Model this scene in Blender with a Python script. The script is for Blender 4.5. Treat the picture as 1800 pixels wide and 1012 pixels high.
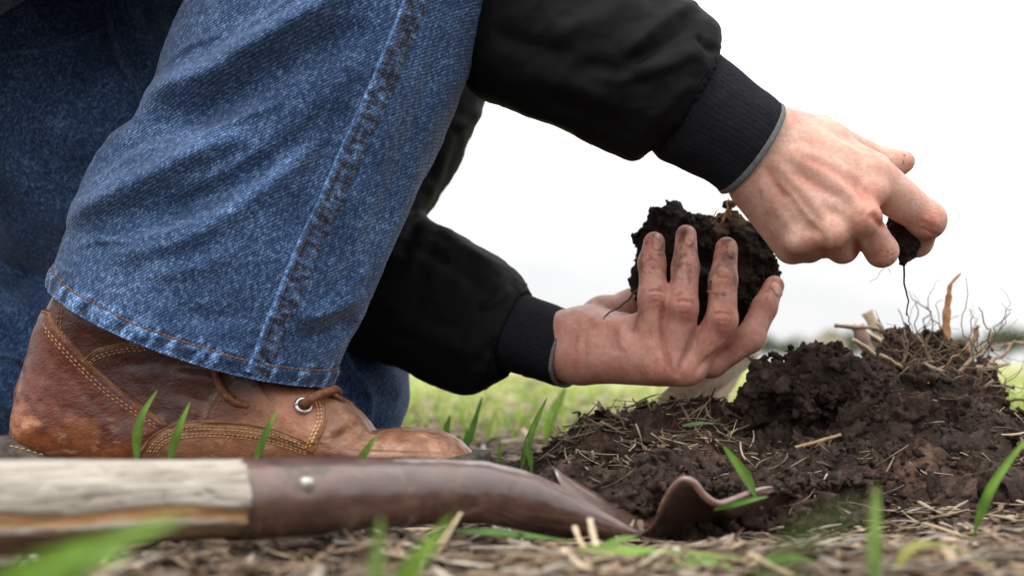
import bpy, math, random
import numpy as np
from mathutils import Vector
from mathutils.bvhtree import BVHTree

# ------------------------------------------------------------------ scene, camera, sky, sun
S = bpy.context.scene
for o in list(bpy.data.objects):
    bpy.data.objects.remove(o)
CAMZ, FPX, CX, HY = 0.085, 2500.0, 900.0, 640.0      # eye height, focal length in photo pixels, horizon row

cam_d = bpy.data.cameras.new('camera')
cam = bpy.data.objects.new('camera', cam_d)
S.collection.objects.link(cam)
S.camera = cam
cam.location = (0, 0, CAMZ)
cam.rotation_euler = (math.radians(90), 0, 0)
cam_d.sensor_width = 36.0
cam_d.lens = 36.0 * FPX / 1800.0
cam_d.shift_y = (HY - 506.0) / 1800.0
cam_d.clip_start = 0.01
cam_d.clip_end = 3000.0
cam_d.dof.use_dof = True
cam_d.dof.focus_distance = 0.93
cam_d.dof.aperture_fstop = 6.3

SUN_EL, SUN_AZ = math.radians(68), math.radians(238)     # azimuth: compass angle from +Y, clockwise
W = bpy.data.worlds.new('World')
S.world = W
W.use_nodes = True
wn, wl = W.node_tree.nodes, W.node_tree.links
wn.clear()
w_out = wn.new('ShaderNodeOutputWorld')
w_bg = wn.new('ShaderNodeBackground')
w_sky = wn.new('ShaderNodeTexSky')
w_sky.sky_type = 'NISHITA'
w_sky.sun_disc = False
w_sky.sun_elevation = SUN_EL
w_sky.sun_rotation = SUN_AZ
w_sky.dust_density = 4.0
w_tc = wn.new('ShaderNodeTexCoord')
w_map = wn.new('ShaderNodeMapping')
w_map.inputs['Scale'].default_value = (1.0, 1.0, 3.5)
w_nz = wn.new('ShaderNodeTexNoise')
w_nz.inputs['Scale'].default_value = 2.2
w_nz.inputs['Detail'].default_value = 5.0
w_rp = wn.new('ShaderNodeValToRGB')
w_rp.color_ramp.elements[0].position = 0.30
w_rp.color_ramp.elements[0].color = (8.0, 8.1, 8.25, 1)
w_rp.color_ramp.elements[1].position = 0.62
w_rp.color_ramp.elements[1].color = (11.4, 11.35, 11.3, 1)
w_mix = wn.new('ShaderNodeMix')
w_mix.data_type = 'RGBA'
w_mix.inputs[0].default_value = 0.93                       # thick overcast over the clear sky
wl.new(w_tc.outputs['Generated'], w_map.inputs[0])
wl.new(w_map.outputs[0], w_nz.inputs['Vector'])
wl.new(w_nz.outputs[0], w_rp.inputs[0])
wl.new(w_sky.outputs[0], w_mix.inputs[6])
wl.new(w_rp.outputs[0], w_mix.inputs[7])
w_sep = wn.new('ShaderNodeSeparateXYZ')
wl.new(w_tc.outputs['Generated'], w_sep.inputs[0])
w_cie = wn.new('ShaderNodeMapRange')                       # overcast sky: zenith brighter than the horizon
w_cie.inputs['To Min'].default_value = 1.0
w_cie.inputs['To Max'].default_value = 2.9
wl.new(w_sep.outputs[2], w_cie.inputs[0])
w_mul = wn.new('ShaderNodeVectorMath'); w_mul.operation = 'SCALE'
wl.new(w_mix.outputs[2], w_mul.inputs[0])
wl.new(w_cie.outputs[0], w_mul.inputs['Scale'])
wl.new(w_mul.outputs[0], w_bg.inputs[0])
w_bg.inputs[1].default_value = 0.093
wl.new(w_bg.outputs[0], w_out.inputs[0])

sun_d = bpy.data.lights.new('sun', 'SUN')
sun_d.energy = 1.5
sun_d.angle = math.radians(11)
sun_d.color = (1.0, 0.96, 0.90)
sun = bpy.data.objects.new('sun', sun_d)
S.collection.objects.link(sun)
sdir = Vector((math.sin(SUN_AZ) * math.cos(SUN_EL), math.cos(SUN_AZ) * math.cos(SUN_EL), math.sin(SUN_EL)))
sun.rotation_euler = sdir.to_track_quat('Z', 'Y').to_euler()
sun.location = (0, 0, 5)

S.view_settings.view_transform = 'Standard'
S.view_settings.look = 'None'
S.view_settings.gamma = 1.0
S.view_settings.exposure = 0.12
S.view_settings.use_curve_mapping = False
S.cycles.max_bounces = 6
S.cycles.use_denoising = True

rng = np.random.default_rng(7)
random.seed(7)

# ------------------------------------------------------------------ small maths
def P(px, py, Y):
    """world point seen at photo pixel (px, py) when it stands Y metres in front of the camera"""
    return np.array([(px - CX) / FPX * Y, Y, CAMZ + (HY - py) / FPX * Y])

def proj(V):
    V = np.asarray(V)
    return np.stack([CX + V[:, 0] / V[:, 1] * FPX, HY - (V[:, 2] - CAMZ) / V[:, 1] * FPX], 1)

_perm = rng.permutation(256)
_perm = np.concatenate([_perm, _perm, _perm])
_g = rng.normal(size=(256, 3))
_g /= np.linalg.norm(_g, axis=1)[:, None]
_g = _g.astype(np.float32)
_perm = _perm.astype(np.int32)

def pnoise(p):
    p = np.asarray(p, dtype=np.float32)
    i = np.floor(p).astype(np.int32)
    f = p - i
    i &= 255
    u = f * f * f * (f * (f * 6 - 15) + 10)
    r = np.zeros(len(p))
    for dx in (0, 1):
        wx = u[:, 0] if dx else 1 - u[:, 0]
        a = _perm[(i[:, 0] + dx) & 255]
        for dy in (0, 1):
            wy = u[:, 1] if dy else 1 - u[:, 1]
            b = _perm[a + ((i[:, 1] + dy) & 255)]
            for dz in (0, 1):
                wz = u[:, 2] if dz else 1 - u[:, 2]
                g = _g[_perm[b + ((i[:, 2] + dz) & 255)]]
                r += wx * wy * wz * (g[:, 0] * (f[:, 0] - dx) + g[:, 1] * (f[:, 1] - dy) + g[:, 2] * (f[:, 2] - dz))
    return r * 1.5

def fbm(p, octaves=4, gain=0.5, ridged=False):
    r = np.zeros(len(p)); a = 1.0; s = 1.0
    for k in range(octaves):
        n = pnoise(np.asarray(p) * s + 17.3 * k)
        if ridged:
            n = 0.5 - np.abs(n) * 1.6
        r += a * n; a *= gain; s *= 2.03
    return r

def worley(p):
    """distance to the nearest of one jittered feature point per cell"""
    p = np.asarray(p)
    i = np.floor(p).astype(np.int64)
    best = np.full(len(p), 9.0)
    for dx in (-1, 0, 1):
        for dy in (-1, 0, 1):
            for dz in (-1, 0, 1):
                c = i + np.array([dx, dy, dz])
                h = _perm[_perm[_perm[c[:, 0] & 255] + (c[:, 1] & 255)] + (c[:, 2] & 255)]
                q = c + 0.5 + 0.42 * _g[h]
                best = np.minimum(best, ((p - q) ** 2).sum(1))
    return np.sqrt(best)

def smooth01(x, a, b):
    t = np.clip((x - a) / (b - a), 0, 1)
    return t * t * (3 - 2 * t)

def catmull(K, n):
    K = np.asarray(K, float)
    m = len(K)
    t = np.linspace(0, m - 1, n)
    i = np.clip(np.floor(t).astype(int), 0, m - 2)
    f = (t - i)[:, None]
    p0, p1, p2, p3 = K[np.clip(i - 1, 0, m - 1)], K[i], K[i + 1], K[np.clip(i + 2, 0, m - 1)]
    return 0.5 * ((2 * p1) + (-p0 + p2) * f + (2 * p0 - 5 * p1 + 4 * p2 - p3) * f ** 2 + (-p0 + 3 * p1 - 3 * p2 + p3) * f ** 3)

def poly_sdf(q, poly):
    """signed distance of 2D points to a closed polygon, negative inside"""
    q = np.asarray(q); poly = np.asarray(poly, float)
    d = np.full(len(q), 1e9); ins = np.zeros(len(q), bool)
    for k in range(len(poly)):
        a, b = poly[k], poly[(k + 1) % len(poly)]
        e = b - a; w = q - a
        t = np.clip((w @ e) / (e @ e), 0, 1)
        d = np.minimum(d, ((w - t[:, None] * e) ** 2).sum(1))
        c = (a[1] > q[:, 1]) != (b[1] > q[:, 1])
        with np.errstate(divide='ignore', invalid='ignore'):
            xi = a[0] + (q[:, 1] - a[1]) / (b[1] - a[1] + 1e-30) * e[0]
        ins ^= c & (q[:, 0] < xi)
    return np.sqrt(d) * np.where(ins, -1, 1)

def line_dist(q, pts):
    """signed side distance to a polyline in pixels, and the fraction along it"""
    q = np.asarray(q); pts = np.asarray(pts, float)
    L = np.concatenate([[0], np.cumsum(np.linalg.norm(np.diff(pts, axis=0), axis=1))])
    best = np.full(len(q), 1e9); sg = np.zeros(len(q)); al = np.zeros(len(q))
    for k in range(len(pts) - 1):
        a, b = pts[k], pts[k + 1]
        e = b - a; w = q - a
        t = (w @ e) / (e @ e); tc = np.clip(t, 0, 1)
        d = np.linalg.norm(w - tc[:, None] * e, axis=1)
        s = np.sign(w[:, 0] * e[1] - w[:, 1] * e[0])
        m = d < best
        best[m] = d[m]; sg[m] = s[m]; al[m] = (L[k] + tc[m] * (L[k + 1] - L[k])) / L[-1]
    return best * sg, al

def vnormals(V, F):
    F = np.asarray(F)
    if F.shape[1] == 4:
        n = np.cross(V[F[:, 2]] - V[F[:, 0]], V[F[:, 3]] - V[F[:, 1]])
    else:
        n = np.cross(V[F[:, 1]] - V[F[:, 0]], V[F[:, 2]] - V[F[:, 0]])
    N = np.zeros_like(V)
    for k in range(F.shape[1]):
        np.add.at(N, F[:, k], n)
    return N / (np.linalg.norm(N, axis=1)[:, None] + 1e-20)

def facing(V, N):
    c = np.array([0, 0, CAMZ]) - V
    c /= np.linalg.norm(c, axis=1)[:, None]
    return (c * N).sum(1)

def emboss(V, F, ridges, soft=0.25):
    """raise real ridges and folds on the side that faces the viewer: (pixel polyline, height m, sigma side a, sigma side b)"""
    N = vnormals(V, F)
    q = proj(V)
    w = smooth01(facing(V, N), -0.05, soft)
    D = np.zeros(len(V))
    for r in ridges:
        pts, A, s1 = r[0], r[1], r[2]
        s2 = r[3] if len(r) > 3 else s1
        c = catmull(pts, 10 if len(pts) < 5 else 16)
        mrg = 3 * max(s1, s2)
        i = np.nonzero((q[:, 0] > c[:, 0].min() - mrg) & (q[:, 0] < c[:, 0].max() + mrg) & (q[:, 1] > c[:, 1].min() - mrg) & (q[:, 1] < c[:, 1].max() + mrg) & (w > 0))[0]
        if not len(i):
            continue
        s, al = line_dist(q[i], c)
        sig = np.where(s > 0, s1, s2)
        tap = np.clip(np.minimum(al, 1 - al) / 0.22, 0.0, 1) ** 0.7
        D[i] += A * np.exp(-(s / sig) ** 2) * tap
    return V + N * (D * w)[:, None]

# ------------------------------------------------------------------ volumes to surfaces
class Field:
    def __init__(s, lo, hi, h):
        s.lo = np.array(lo, float); s.h = h
        s.n = np.ceil((np.array(hi) - s.lo) / h).astype(int) + 1
        s.d = np.full(tuple(s.n), 0.06, np.float32)
    def sub(s, lo, hi):
        a = np.clip(np.floor((np.array(lo) - s.lo) / s.h).astype(int), 0, s.n)
        b = np.clip(np.ceil((np.array(hi) - s.lo) / s.h).astype(int) + 1, 0, s.n)
        if (b <= a).any():
            return None, None
        sl = tuple(slice(x, y) for x, y in zip(a, b))
        g = np.stack(np.meshgrid(*[s.lo[k] + s.h * np.arange(a[k], b[k]) for k in range(3)], indexing='ij'), -1)
        return sl, g.reshape(-1, 3)
    def blend(s, sl, v, k, carve=False):
        old = s.d[sl]; v = v.reshape(old.shape)
        if carve:
            v = -v
            hh = np.maximum(k - np.abs(old - v), 0) / k
            s.d[sl] = np.maximum(old, v) + hh * hh * k * 0.25
        else:
            hh = np.maximum(k - np.abs(old - v), 0) / k
            s.d[sl] = np.minimum(old, v) - hh * hh * k * 0.25
    def cone(s, a, b, ra, rb, k=0.006, carve=False):
        a, b = np.array(a, float), np.array(b, float)
        m = max(ra, rb) + k + 3 * s.h + 0.012
        sl, g = s.sub(np.minimum(a, b) - m, np.maximum(a, b) + m)
        if sl is None:
            return
        e = b - a; w = g - a
        t = np.clip((w @ e) / (e @ e + 1e-12), 0, 1)
        v = np.linalg.norm(w - t[:, None] * e, axis=1) - (ra + (rb - ra) * t)
        s.blend(sl, v, k, carve)
    def ball(s, c, r, k=0.006, carve=False):
        c = np.array(c, float); r = np.array(r, float) * np.ones(3)
        m = r + k + 3 * s.h + 0.012
        sl, g = s.sub(c - m, c + m)
        if sl is None:
            return
        q = (g - c) / r
        l = np.linalg.norm(q, axis=1) + 1e-9
        v = (l - 1) * l / (np.linalg.norm(q / r, axis=1) + 1e-9)
        s.blend(sl, v, k, carve)
    def chain(s, pts, rad, k=0.006):
        for i in range(len(pts) - 1):
            s.cone(pts[i], pts[i + 1], rad[i], rad[i + 1], k)
    def rough(s, fn, band=0.012):
        m = np.abs(s.d) < band
        idx = np.argwhere(m)
        s.d[m] += fn(s.lo + s.h * idx).astype(np.float32)
    def mesh(s):
        return surface_nets(s.d, s.lo, s.h)

def surface_nets(d, lo, h):
    ins = d < 0
    c = [ins[x:ins.shape[0] - 1 + x, y:ins.shape[1] - 1 + y, z:ins.shape[2] - 1 + z] for x in (0, 1) for y in (0, 1) for z in (0, 1)]
    tot = sum(a.astype(np.int8) for a in c)
    act = (tot > 0) & (tot < 8)
    idx = np.argwhere(act)
    vid = np.full(act.shape, -1, np.int64)
    vid[act] = np.arange(len(idx))
    corners = np.array([(x, y, z) for x in (0, 1) for y in (0, 1) for z in (0, 1)])
    val = np.stack([d[idx[:, 0] + x, idx[:, 1] + y, idx[:, 2] + z] for x, y, z in corners], 1)
    acc = np.zeros((len(idx), 3)); cnt = np.zeros(len(idx))
    for i in range(8):
        for j in range(i + 1, 8):
            if np.abs(corners[i] - corners[j]).sum() != 1:
                continue
            x = (val[:, i] < 0) != (val[:, j] < 0)
            t = val[x, i] / (val[x, i] - val[x, j])
            acc[x] += corners[i] + t[:, None] * (corners[j] - corners[i])
            cnt[x] += 1
    V = lo + h * (idx + acc / cnt[:, None])
    Fs = []
    for ax in range(3):
        o1, o2 = (ax + 1) % 3, (ax + 2) % 3
        sa = [slice(None)] * 3; sb = [slice(None)] * 3
        sa[ax] = slice(0, -1); sb[ax] = slice(1, None)
        A, B = ins[tuple(sa)], ins[tuple(sb)]
        e = np.argwhere(A != B)
        e = e[(e[:, o1] > 0) & (e[:, o2] > 0) & (e[:, o1] < d.shape[o1] - 1) & (e[:, o2] < d.shape[o2] - 1)]
        if not len(e):
            continue
        u1 = np.zeros(3, int); u1[o1] = 1
        u2 = np.zeros(3, int); u2[o2] = 1
        q = [vid[tuple((e - a).T)] for a in (u1 + u2, u2, u1 * 0, u1)]
        q = np.stack(q, 1)
        flip = ~A[tuple(e.T)]
        q[flip] = q[flip][:, ::-1]
        Fs.append(q)
    return V, np.concatenate(Fs)

def biggest(V, F):
    """keep only the largest connected piece"""
    lab = np.arange(len(V))
    while True:
        old = lab.copy()
        m = lab[F].min(1)
        for k in range(F.shape[1]):
            np.minimum.at(lab, F[:, k], m)
        lab = lab[lab]
        if (lab == old).all():
            break
    ids, cnt = np.unique(lab, return_counts=True)
    keep = lab == ids[np.argmax(cnt)]
    idx = np.cumsum(keep) - 1
    return V[keep], idx[F[keep[F].all(1)]]

def relax(V, F, it=1, lam=0.5):
    for _ in range(it):
        acc = np.zeros_like(V); cnt = np.zeros(len(V))
        k = F.shape[1]
        for a in range(k):
            b = (a + 1) % k
            np.add.at(acc, F[:, a], V[F[:, b]]); np.add.at(cnt, F[:, a], 1)
            np.add.at(acc, F[:, b], V[F[:, a]]); np.add.at(cnt, F[:, b], 1)
        V = V + lam * (acc / np.maximum(cnt, 1)[:, None] - V)
    return V

# ------------------------------------------------------------------ mesh objects
ORG = {}

def new_mesh(name, V, faces, col=None, smooth=True):
    me = bpy.data.meshes.new(name)
    V = np.ascontiguousarray(V, np.float32)
    if not isinstance(faces, list):
        faces = [faces]
    faces = [np.asarray(f, np.int32) for f in faces if len(f)]
    sizes = np.concatenate([np.full(len(f), f.shape[1], np.int32) for f in faces])
    loops = np.concatenate([f.ravel() for f in faces])
    me.vertices.add(len(V)); me.vertices.foreach_set('co', V.ravel())
    me.loops.add(len(loops)); me.loops.foreach_set('vertex_index', loops)
    me.polygons.add(len(sizes))
    me.polygons.foreach_set('loop_start', (np.cumsum(sizes) - sizes).astype(np.int32))
    me.polygons.foreach_set('loop_total', sizes)
    me.polygons.foreach_set('use_smooth', np.full(len(sizes), smooth))
    me.update(calc_edges=True)
    if col is not None:
        a = me.color_attributes.new('Col', 'FLOAT_COLOR', 'POINT')
        c = np.ones((len(V), 4), np.float32); c[:, :3] = col
        a.data.foreach_set('color', c.ravel())
    return me

def mk(name, V, faces, mat, parent=None, col=None, smooth=True, kind=None, org=None):
    V = np.asarray(V, float)
    if parent is None:
        o0 = np.array(org, float) if org is not None else np.array([V[:, 0].mean(), V[:, 1].mean(), V[:, 2].min()])
    else:
        o0 = ORG[parent.name]
    me = new_mesh(name, V - o0, faces, col, smooth)
    me.materials.append(mat)
    ob = bpy.data.objects.new(name, me)
    S.collection.objects.link(ob)
    if parent is None:
        ob.location = o0
    else:
        ob.parent = parent
    ORG[ob.name] = o0
    if kind:
        ob['kind'] = kind
    return ob

def empty(name, org):
    ob = bpy.data.objects.new(name, None)
    ob.empty_display_size = 0.02
    S.collection.objects.link(ob)
    ob.location = org
    ORG[ob.name] = np.array(org, float)
    return ob

def tag(ob, label, cat, group=None):
    ob['label'] = label; ob['category'] = cat
    if group:
        ob['group'] = group
    return ob

class MB:
    """collects pieces for one mesh"""
    def __init__(s):
        s.V = []; s.Q = []; s.T = []; s.C = []; s.n = 0
    def add(s, V, F, col=None):
        V = np.asarray(V, float); F = np.asarray(F, int)
        s.V.append(V); (s.Q if F.shape[1] == 4 else s.T).append(F + s.n)
        s.C.append(np.ones((len(V), 3)) * (np.array(col) if col is not None else 1.0))
        s.n += len(V)
    def tube(s, pts, rad, n=6, col=None, caps=True, flat=1.0, up=None):
        V, F = tube(pts, rad, n, caps, flat, up)
        s.add(V, F, col)
    def build(s, name, mat, parent=None, smooth=True, kind=None, org=None):
        faces = []
        if s.Q: faces.append(np.concatenate(s.Q))
        if s.T: faces.append(np.concatenate(s.T))
        return mk(name, np.concatenate(s.V), faces, mat, parent, np.concatenate(s.C), smooth, kind, org)

def tube(pts, rad, n=6, caps=True, flat=1.0, up=None):
    pts = np.asarray(pts, float)
    m = len(pts)
    rad = np.ones(m) * np.asarray(rad, float)
    T = np.gradient(pts, axis=0)
    T /= np.linalg.norm(T, axis=1)[:, None] + 1e-12
    ref = np.array(up if up is not None else ([0, 0, 1] if abs(T[:, 2]).mean() < 0.8 else [0, 1, 0]), float)
    A = np.cross(T, ref); A /= np.linalg.norm(A, axis=1)[:, None] + 1e-12
    B = np.cross(A, T)
    th = np.linspace(0, 2 * np.pi, n, endpoint=False)
    V = pts[:, None, :] + rad[:, None, None] * (np.cos(th)[None, :, None] * A[:, None, :] + flat * np.sin(th)[None, :, None] * B[:, None, :])
    V = V.reshape(-1, 3)
    i, j = np.meshgrid(np.arange(m - 1), np.arange(n), indexing='ij')
    i, j = i.ravel(), j.ravel(); j2 = (j + 1) % n
    F = np.stack([i * n + j, i * n + j2, (i + 1) * n + j2, (i + 1) * n + j], 1)
    if caps:
        V = np.concatenate([V, pts[:1], pts[-1:]])
        a, b = m * n, m * n + 1
        k = np.arange(0, n)
        k2 = (k + 1) % n
        c1 = np.stack([np.full(n, a), k2, k, k], 1)
        c2 = np.stack([np.full(n, b), (m - 1) * n + k, (m - 1) * n + k2, (m - 1) * n + k2], 1)
        # caps as two-triangle fans written as quads on every second pair
        h = n // 2
        q1 = np.stack([np.full(h, a), (2 * np.arange(h) + 2) % n, 2 * np.arange(h) + 1, 2 * np.arange(h)], 1)
        q2 = np.stack([np.full(h, b), (m - 1) * n + 2 * np.arange(h), (m - 1) * n + 2 * np.arange(h) + 1, (m - 1) * n + (2 * np.arange(h) + 2) % n], 1)
        F = np.concatenate([F, q1, q2])
    return V, F

def grid_faces(m, n, wrap=False):
    i, j = np.meshgrid(np.arange(m - 1), np.arange(n if wrap else n - 1), indexing='ij')
    i, j = i.ravel(), j.ravel(); j2 = (j + 1) % n
    return np.stack([i * n + j, i * n + j2, (i + 1) * n + j2, (i + 1) * n + j], 1)

def loft(sections, n_along, n_around, power=1.0):
    """sections: (pixel a, pixel b, depth of the axis, half thickness in depth)"""
    K = np.array([[a[0], a[1], b[0], b[1], Y, r] for a, b, Y, r in sections])
    K = catmull(K, n_along)
    th = np.linspace(0, 2 * np.pi, n_around, endpoint=False)
    ct, st = np.cos(th), np.sin(th)
    if power != 1.0:
        ct = np.sign(ct) * np.abs(ct) ** power; st = np.sign(st) * np.abs(st) ** power
    V = np.zeros((n_along, n_around, 3))
    for i, (ax, ay, bx, by, Y, r) in enumerate(K):
        A, B = P(ax, ay, Y), P(bx, by, Y)
        c = (A + B) / 2; e1 = (A - B) / 2
        e2 = np.array([0, 1.0, 0]) * r
        V[i] = c + ct[:, None] * e1 + st[:, None] * e2
    F = grid_faces(n_along, n_around, True)
    Vf = V.reshape(-1, 3)
    N = vnormals(Vf, F)
    cen = V.mean(1).repeat(n_around, 0)
    if ((Vf - cen) * N).sum() < 0:
        F = F[:, ::-1]
    return Vf, F

def bvh(V, F):
    return BVHTree.FromPolygons([tuple(v) for v in V], [tuple(int(k) for k in f) for f in F])

def cast(tree, px, py):
    d = Vector(P(px, py, 1.0) - np.array([0, 0, CAMZ]))
    h = tree.ray_cast(Vector((0, 0, CAMZ)), d.normalized())
    if h[0] is None:
        return None, None
    n = np.array(h[1])
    if n @ np.array(d) > 0:
        n = -n
    return np.array(h[0]), n

def cast_line(tree, pts, n):
    out = []
    for q in catmull(pts, n):
        p, nn = cast(tree, q[0], q[1])
        if p is not None:
            out.append((p, nn))
    return out

def relax_line(p, it=6):
    for _ in range(it):
        p[1:-1] = (p[:-2] + 2 * p[1:-1] + p[2:]) / 4
    return p

def stitches(mb, tree, pts, step, length, r, lift=0.0003, col=(1, 1, 1), sides=5, dash=True):
    dense = cast_line(tree, pts, 160)
    if len(dense) < 3:
        return
    p = np.array([a for a, _ in dense]); n = np.array([b for _, b in dense])
    L = np.concatenate([[0], np.cumsum(np.linalg.norm(np.diff(p, axis=0), axis=1))])
    s = 0.0
    while s + length < L[-1]:
        ss = np.linspace(s, s + length, 4)
        q = np.stack([np.interp(ss, L, p[:, k]) for k in range(3)], 1)
        m = np.stack([np.interp(ss, L, n[:, k]) for k in range(3)], 1)
        lf = lift + r * np.array([-0.9, 0.5, 0.5, -0.9])
        c = np.array(col) * random.uniform(0.8, 1.15)
        mb.tube(q + m * lf[:, None], [r * .7, r, r, r * .7], sides if sides % 2 == 0 else sides + 1, c)
        s += step * random.uniform(0.96, 1.04)

# ------------------------------------------------------------------ materials
class Mat:
    def __init__(s, name, rough=0.6, spec=0.4):
        s.m = bpy.data.materials.new(name)
        s.m.use_nodes = True
        s.nt = s.m.node_tree
        s.n, s.l = s.nt.nodes, s.nt.links
        s.b = s.n['Principled BSDF']
        s.out = s.n['Material Output']
        s.b.inputs['Roughness'].default_value = rough
        s.b.inputs['Specular IOR Level'].default_value = spec
        s.tc = s.n.new('ShaderNodeTexCoord')
    def coord(s, scale=(1, 1, 1), rot=(0, 0, 0)):
        rt = s.n.new('ShaderNodeMapping')
        rt.inputs['Rotation'].default_value = rot
        s.l.new(s.tc.outputs['Object'], rt.inputs[0])
        mp = s.n.new('ShaderNodeMapping')
        mp.inputs['Scale'].default_value = scale
        s.l.new(rt.outputs[0], mp.inputs[0])
        return mp.outputs[0]
    def noise(s, scale, detail=4, rough=0.55, vec=None, dist=0.0):
        k = s.n.new('ShaderNodeTexNoise')
        k.inputs['Scale'].default_value = scale
        k.inputs['Detail'].default_value = detail
        k.inputs['Roughness'].default_value = rough
        k.inputs['Distortion'].default_value = dist
        s.l.new(vec if vec is not None else s.coord(), k.inputs['Vector'])
        return k.outputs[0]
    def voro(s, scale, vec=None, feature='F1'):
        k = s.n.new('ShaderNodeTexVoronoi')
        k.feature = feature
        k.inputs['Scale'].default_value = scale
        s.l.new(vec if vec is not None else s.coord(), k.inputs['Vector'])
        return k.outputs[0]
    def wave(s, scale, vec, dist=1.0, det=2.0):
        k = s.n.new('ShaderNodeTexWave')
        k.inputs['Scale'].default_value = scale
        k.inputs['Distortion'].default_value = dist
        k.inputs['Detail'].default_value = det
        s.l.new(vec, k.inputs['Vector'])
        return k.outputs[1]
    def ramp(s, fac, stops):
        k = s.n.new('ShaderNodeValToRGB')
        e = k.color_ramp.elements
        while len(e) < len(stops):
            e.new(0.5)
        for q, (p, c) in zip(e, stops):
            q.position = p
            q.color = (c, c, c, 1) if not hasattr(c, '__len__') else (*c, 1)
        s.l.new(fac, k.inputs[0])
        return k.outputs[0]
    def mix(s, a, b, fac, mode='MIX'):
        k = s.n.new('ShaderNodeMix')
        k.data_type = 'RGBA'; k.blend_type = mode
        for i, v in ((0, fac), (6, a), (7, b)):
            if hasattr(v, 'is_linked') or hasattr(v, 'links'):
                s.l.new(v, k.inputs[i])
            elif i == 0:
                k.inputs[0].default_value = v
            else:
                k.inputs[i].default_value = (v, v, v, 1) if not hasattr(v, '__len__') else (*v, 1)
        return k.outputs[2]
    def attr(s, name='Col'):
        k = s.n.new('ShaderNodeAttribute'); k.attribute_name = name
        return k.outputs[0]
    def alpha(s, name='Col'):
        k = s.n.new('ShaderNodeAttribute'); k.attribute_name = name
        return k.outputs[3]
    def sep(s, c, i):
        k = s.n.new('ShaderNodeSeparateColor'); s.l.new(c, k.inputs[0])
        return k.outputs[i]
    def col(s, c):
        if hasattr(c, 'links'): s.l.new(c, s.b.inputs['Base Color'])
        else: s.b.inputs['Base Color'].default_value = (*c, 1)
    def rough(s, c):
        s.l.new(c, s.b.inputs['Roughness'])
    def bump(s, h, dist, strength=1.0):
        k = s.n.new('ShaderNodeBump')
        k.inputs['Distance'].default_value = dist
        k.inputs['Strength'].default_value = strength
        s.l.new(h, k.inputs['Height'])
        prev = s.b.inputs['Normal'].links
        if prev:
            s.l.new(prev[0].from_socket, k.inputs['Normal'])
        s.l.new(k.outputs[0], s.b.inputs['Normal'])
    def sss(s, w, scale, rad=(1, .35, .2)):
        s.b.inputs['Subsurface Weight'].default_value = w
        s.b.inputs['Subsurface Scale'].default_value = scale
        s.b.inputs['Subsurface Radius'].default_value = rad
    def translucent(s, fac, c):
        t = s.n.new('ShaderNodeBsdfTranslucent')
        if hasattr(c, 'links'): s.l.new(c, t.inputs[0])
        else: t.inputs[0].default_value = (*c, 1)
        k = s.n.new('ShaderNodeMixShader'); k.inputs[0].default_value = fac
        s.l.new(s.b.outputs[0], k.inputs[1]); s.l.new(t.outputs[0], k.inputs[2])
        s.l.new(k.outputs[0], s.out.inputs[0])

LEGROT = (0, math.radians(-24), 0)

def make_denim(name, base_dark, base_mid, base_light):
    m = Mat(name, 0.85, 0.25)
    v = m.coord((1.0, 1.0, 0.62), LEGROT)
    a = m.noise(1050, 3, 0.65, v)
    b = m.noise(400, 3, 0.6, v)
    c = m.noise(26, 3, 0.5)
    f = m.mix(m.ramp(a, [(0.38, 0.0), (0.68, 1.0)]), m.ramp(b, [(0.38, 0.0), (0.66, 1.0)]), 0.42)
    f = m.mix(f, m.ramp(c, [(0.3, 0.0), (0.7, 1.0)]), 0.16)
    tw = m.wave(175, m.coord((1, 1, 1), (0, math.radians(-62), 0)), 2.2, 2)
    f = m.mix(f, tw, 0.20)
    col = m.ramp(f, [(0.10, base_dark), (0.5, base_mid), (0.95, base_light)])
    col = m.mix(col, m.attr(), 1.0, 'MULTIPLY')
    m.col(col)
    m.bump(tw, 0.00025, 0.5)
    m.bump(f, 0.0004, 0.55)
    m.b.inputs['Sheen Weight'].default_value = 0.15
    return m.m

M = {}
M['denim'] = make_denim('denim', (0.0035, 0.010, 0.034), (0.030, 0.074, 0.180), (0.270, 0.390, 0.570))
M['denim_seam'] = make_denim('denim_seam', (0.007, 0.016, 0.042), (0.030, 0.062, 0.135), (0.190, 0.285, 0.430))

m = Mat('orange_thread', 0.7); m.col((0.36, 0.155, 0.035)); m.col(m.mix((0.19, 0.095, 0.040), m.attr(), 1.0, 'MULTIPLY')); M['thread'] = m.m
m = Mat('tan_thread', 0.7); m.col(m.mix((0.50, 0.33, 0.18), m.attr(), 1.0, 'MULTIPLY')); M['thread_tan'] = m.m

m = Mat('jacket_nylon', 0.68, 0.09)
nz = m.noise(1400, 2)
m.col(m.ramp(m.noise(60, 3), [(0.3, (0.0045, 0.0047, 0.0052)), (0.7, (0.0075, 0.0076, 0.0083))]))
m.bump(nz, 0.00015, 0.35)
M['nylon'] = m.m
m = Mat('cuff_knit', 0.85, 0.1)
m.col(m.ramp(m.noise(600, 3), [(0.35, (0.007, 0.0073, 0.0100)), (0.7, (0.014, 0.014, 0.019))]))
m.bump(m.noise(1500, 2), 0.0003, 0.5)
M['knit'] = m.m
m = Mat('cuff_trim', 0.75, 0.2)
m.col(m.ramp(m.noise(500, 3), [(0.35, (0.11, 0.11, 0.115)), (0.7, (0.165, 0.165, 0.17))])); M['trim'] = m.m

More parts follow.
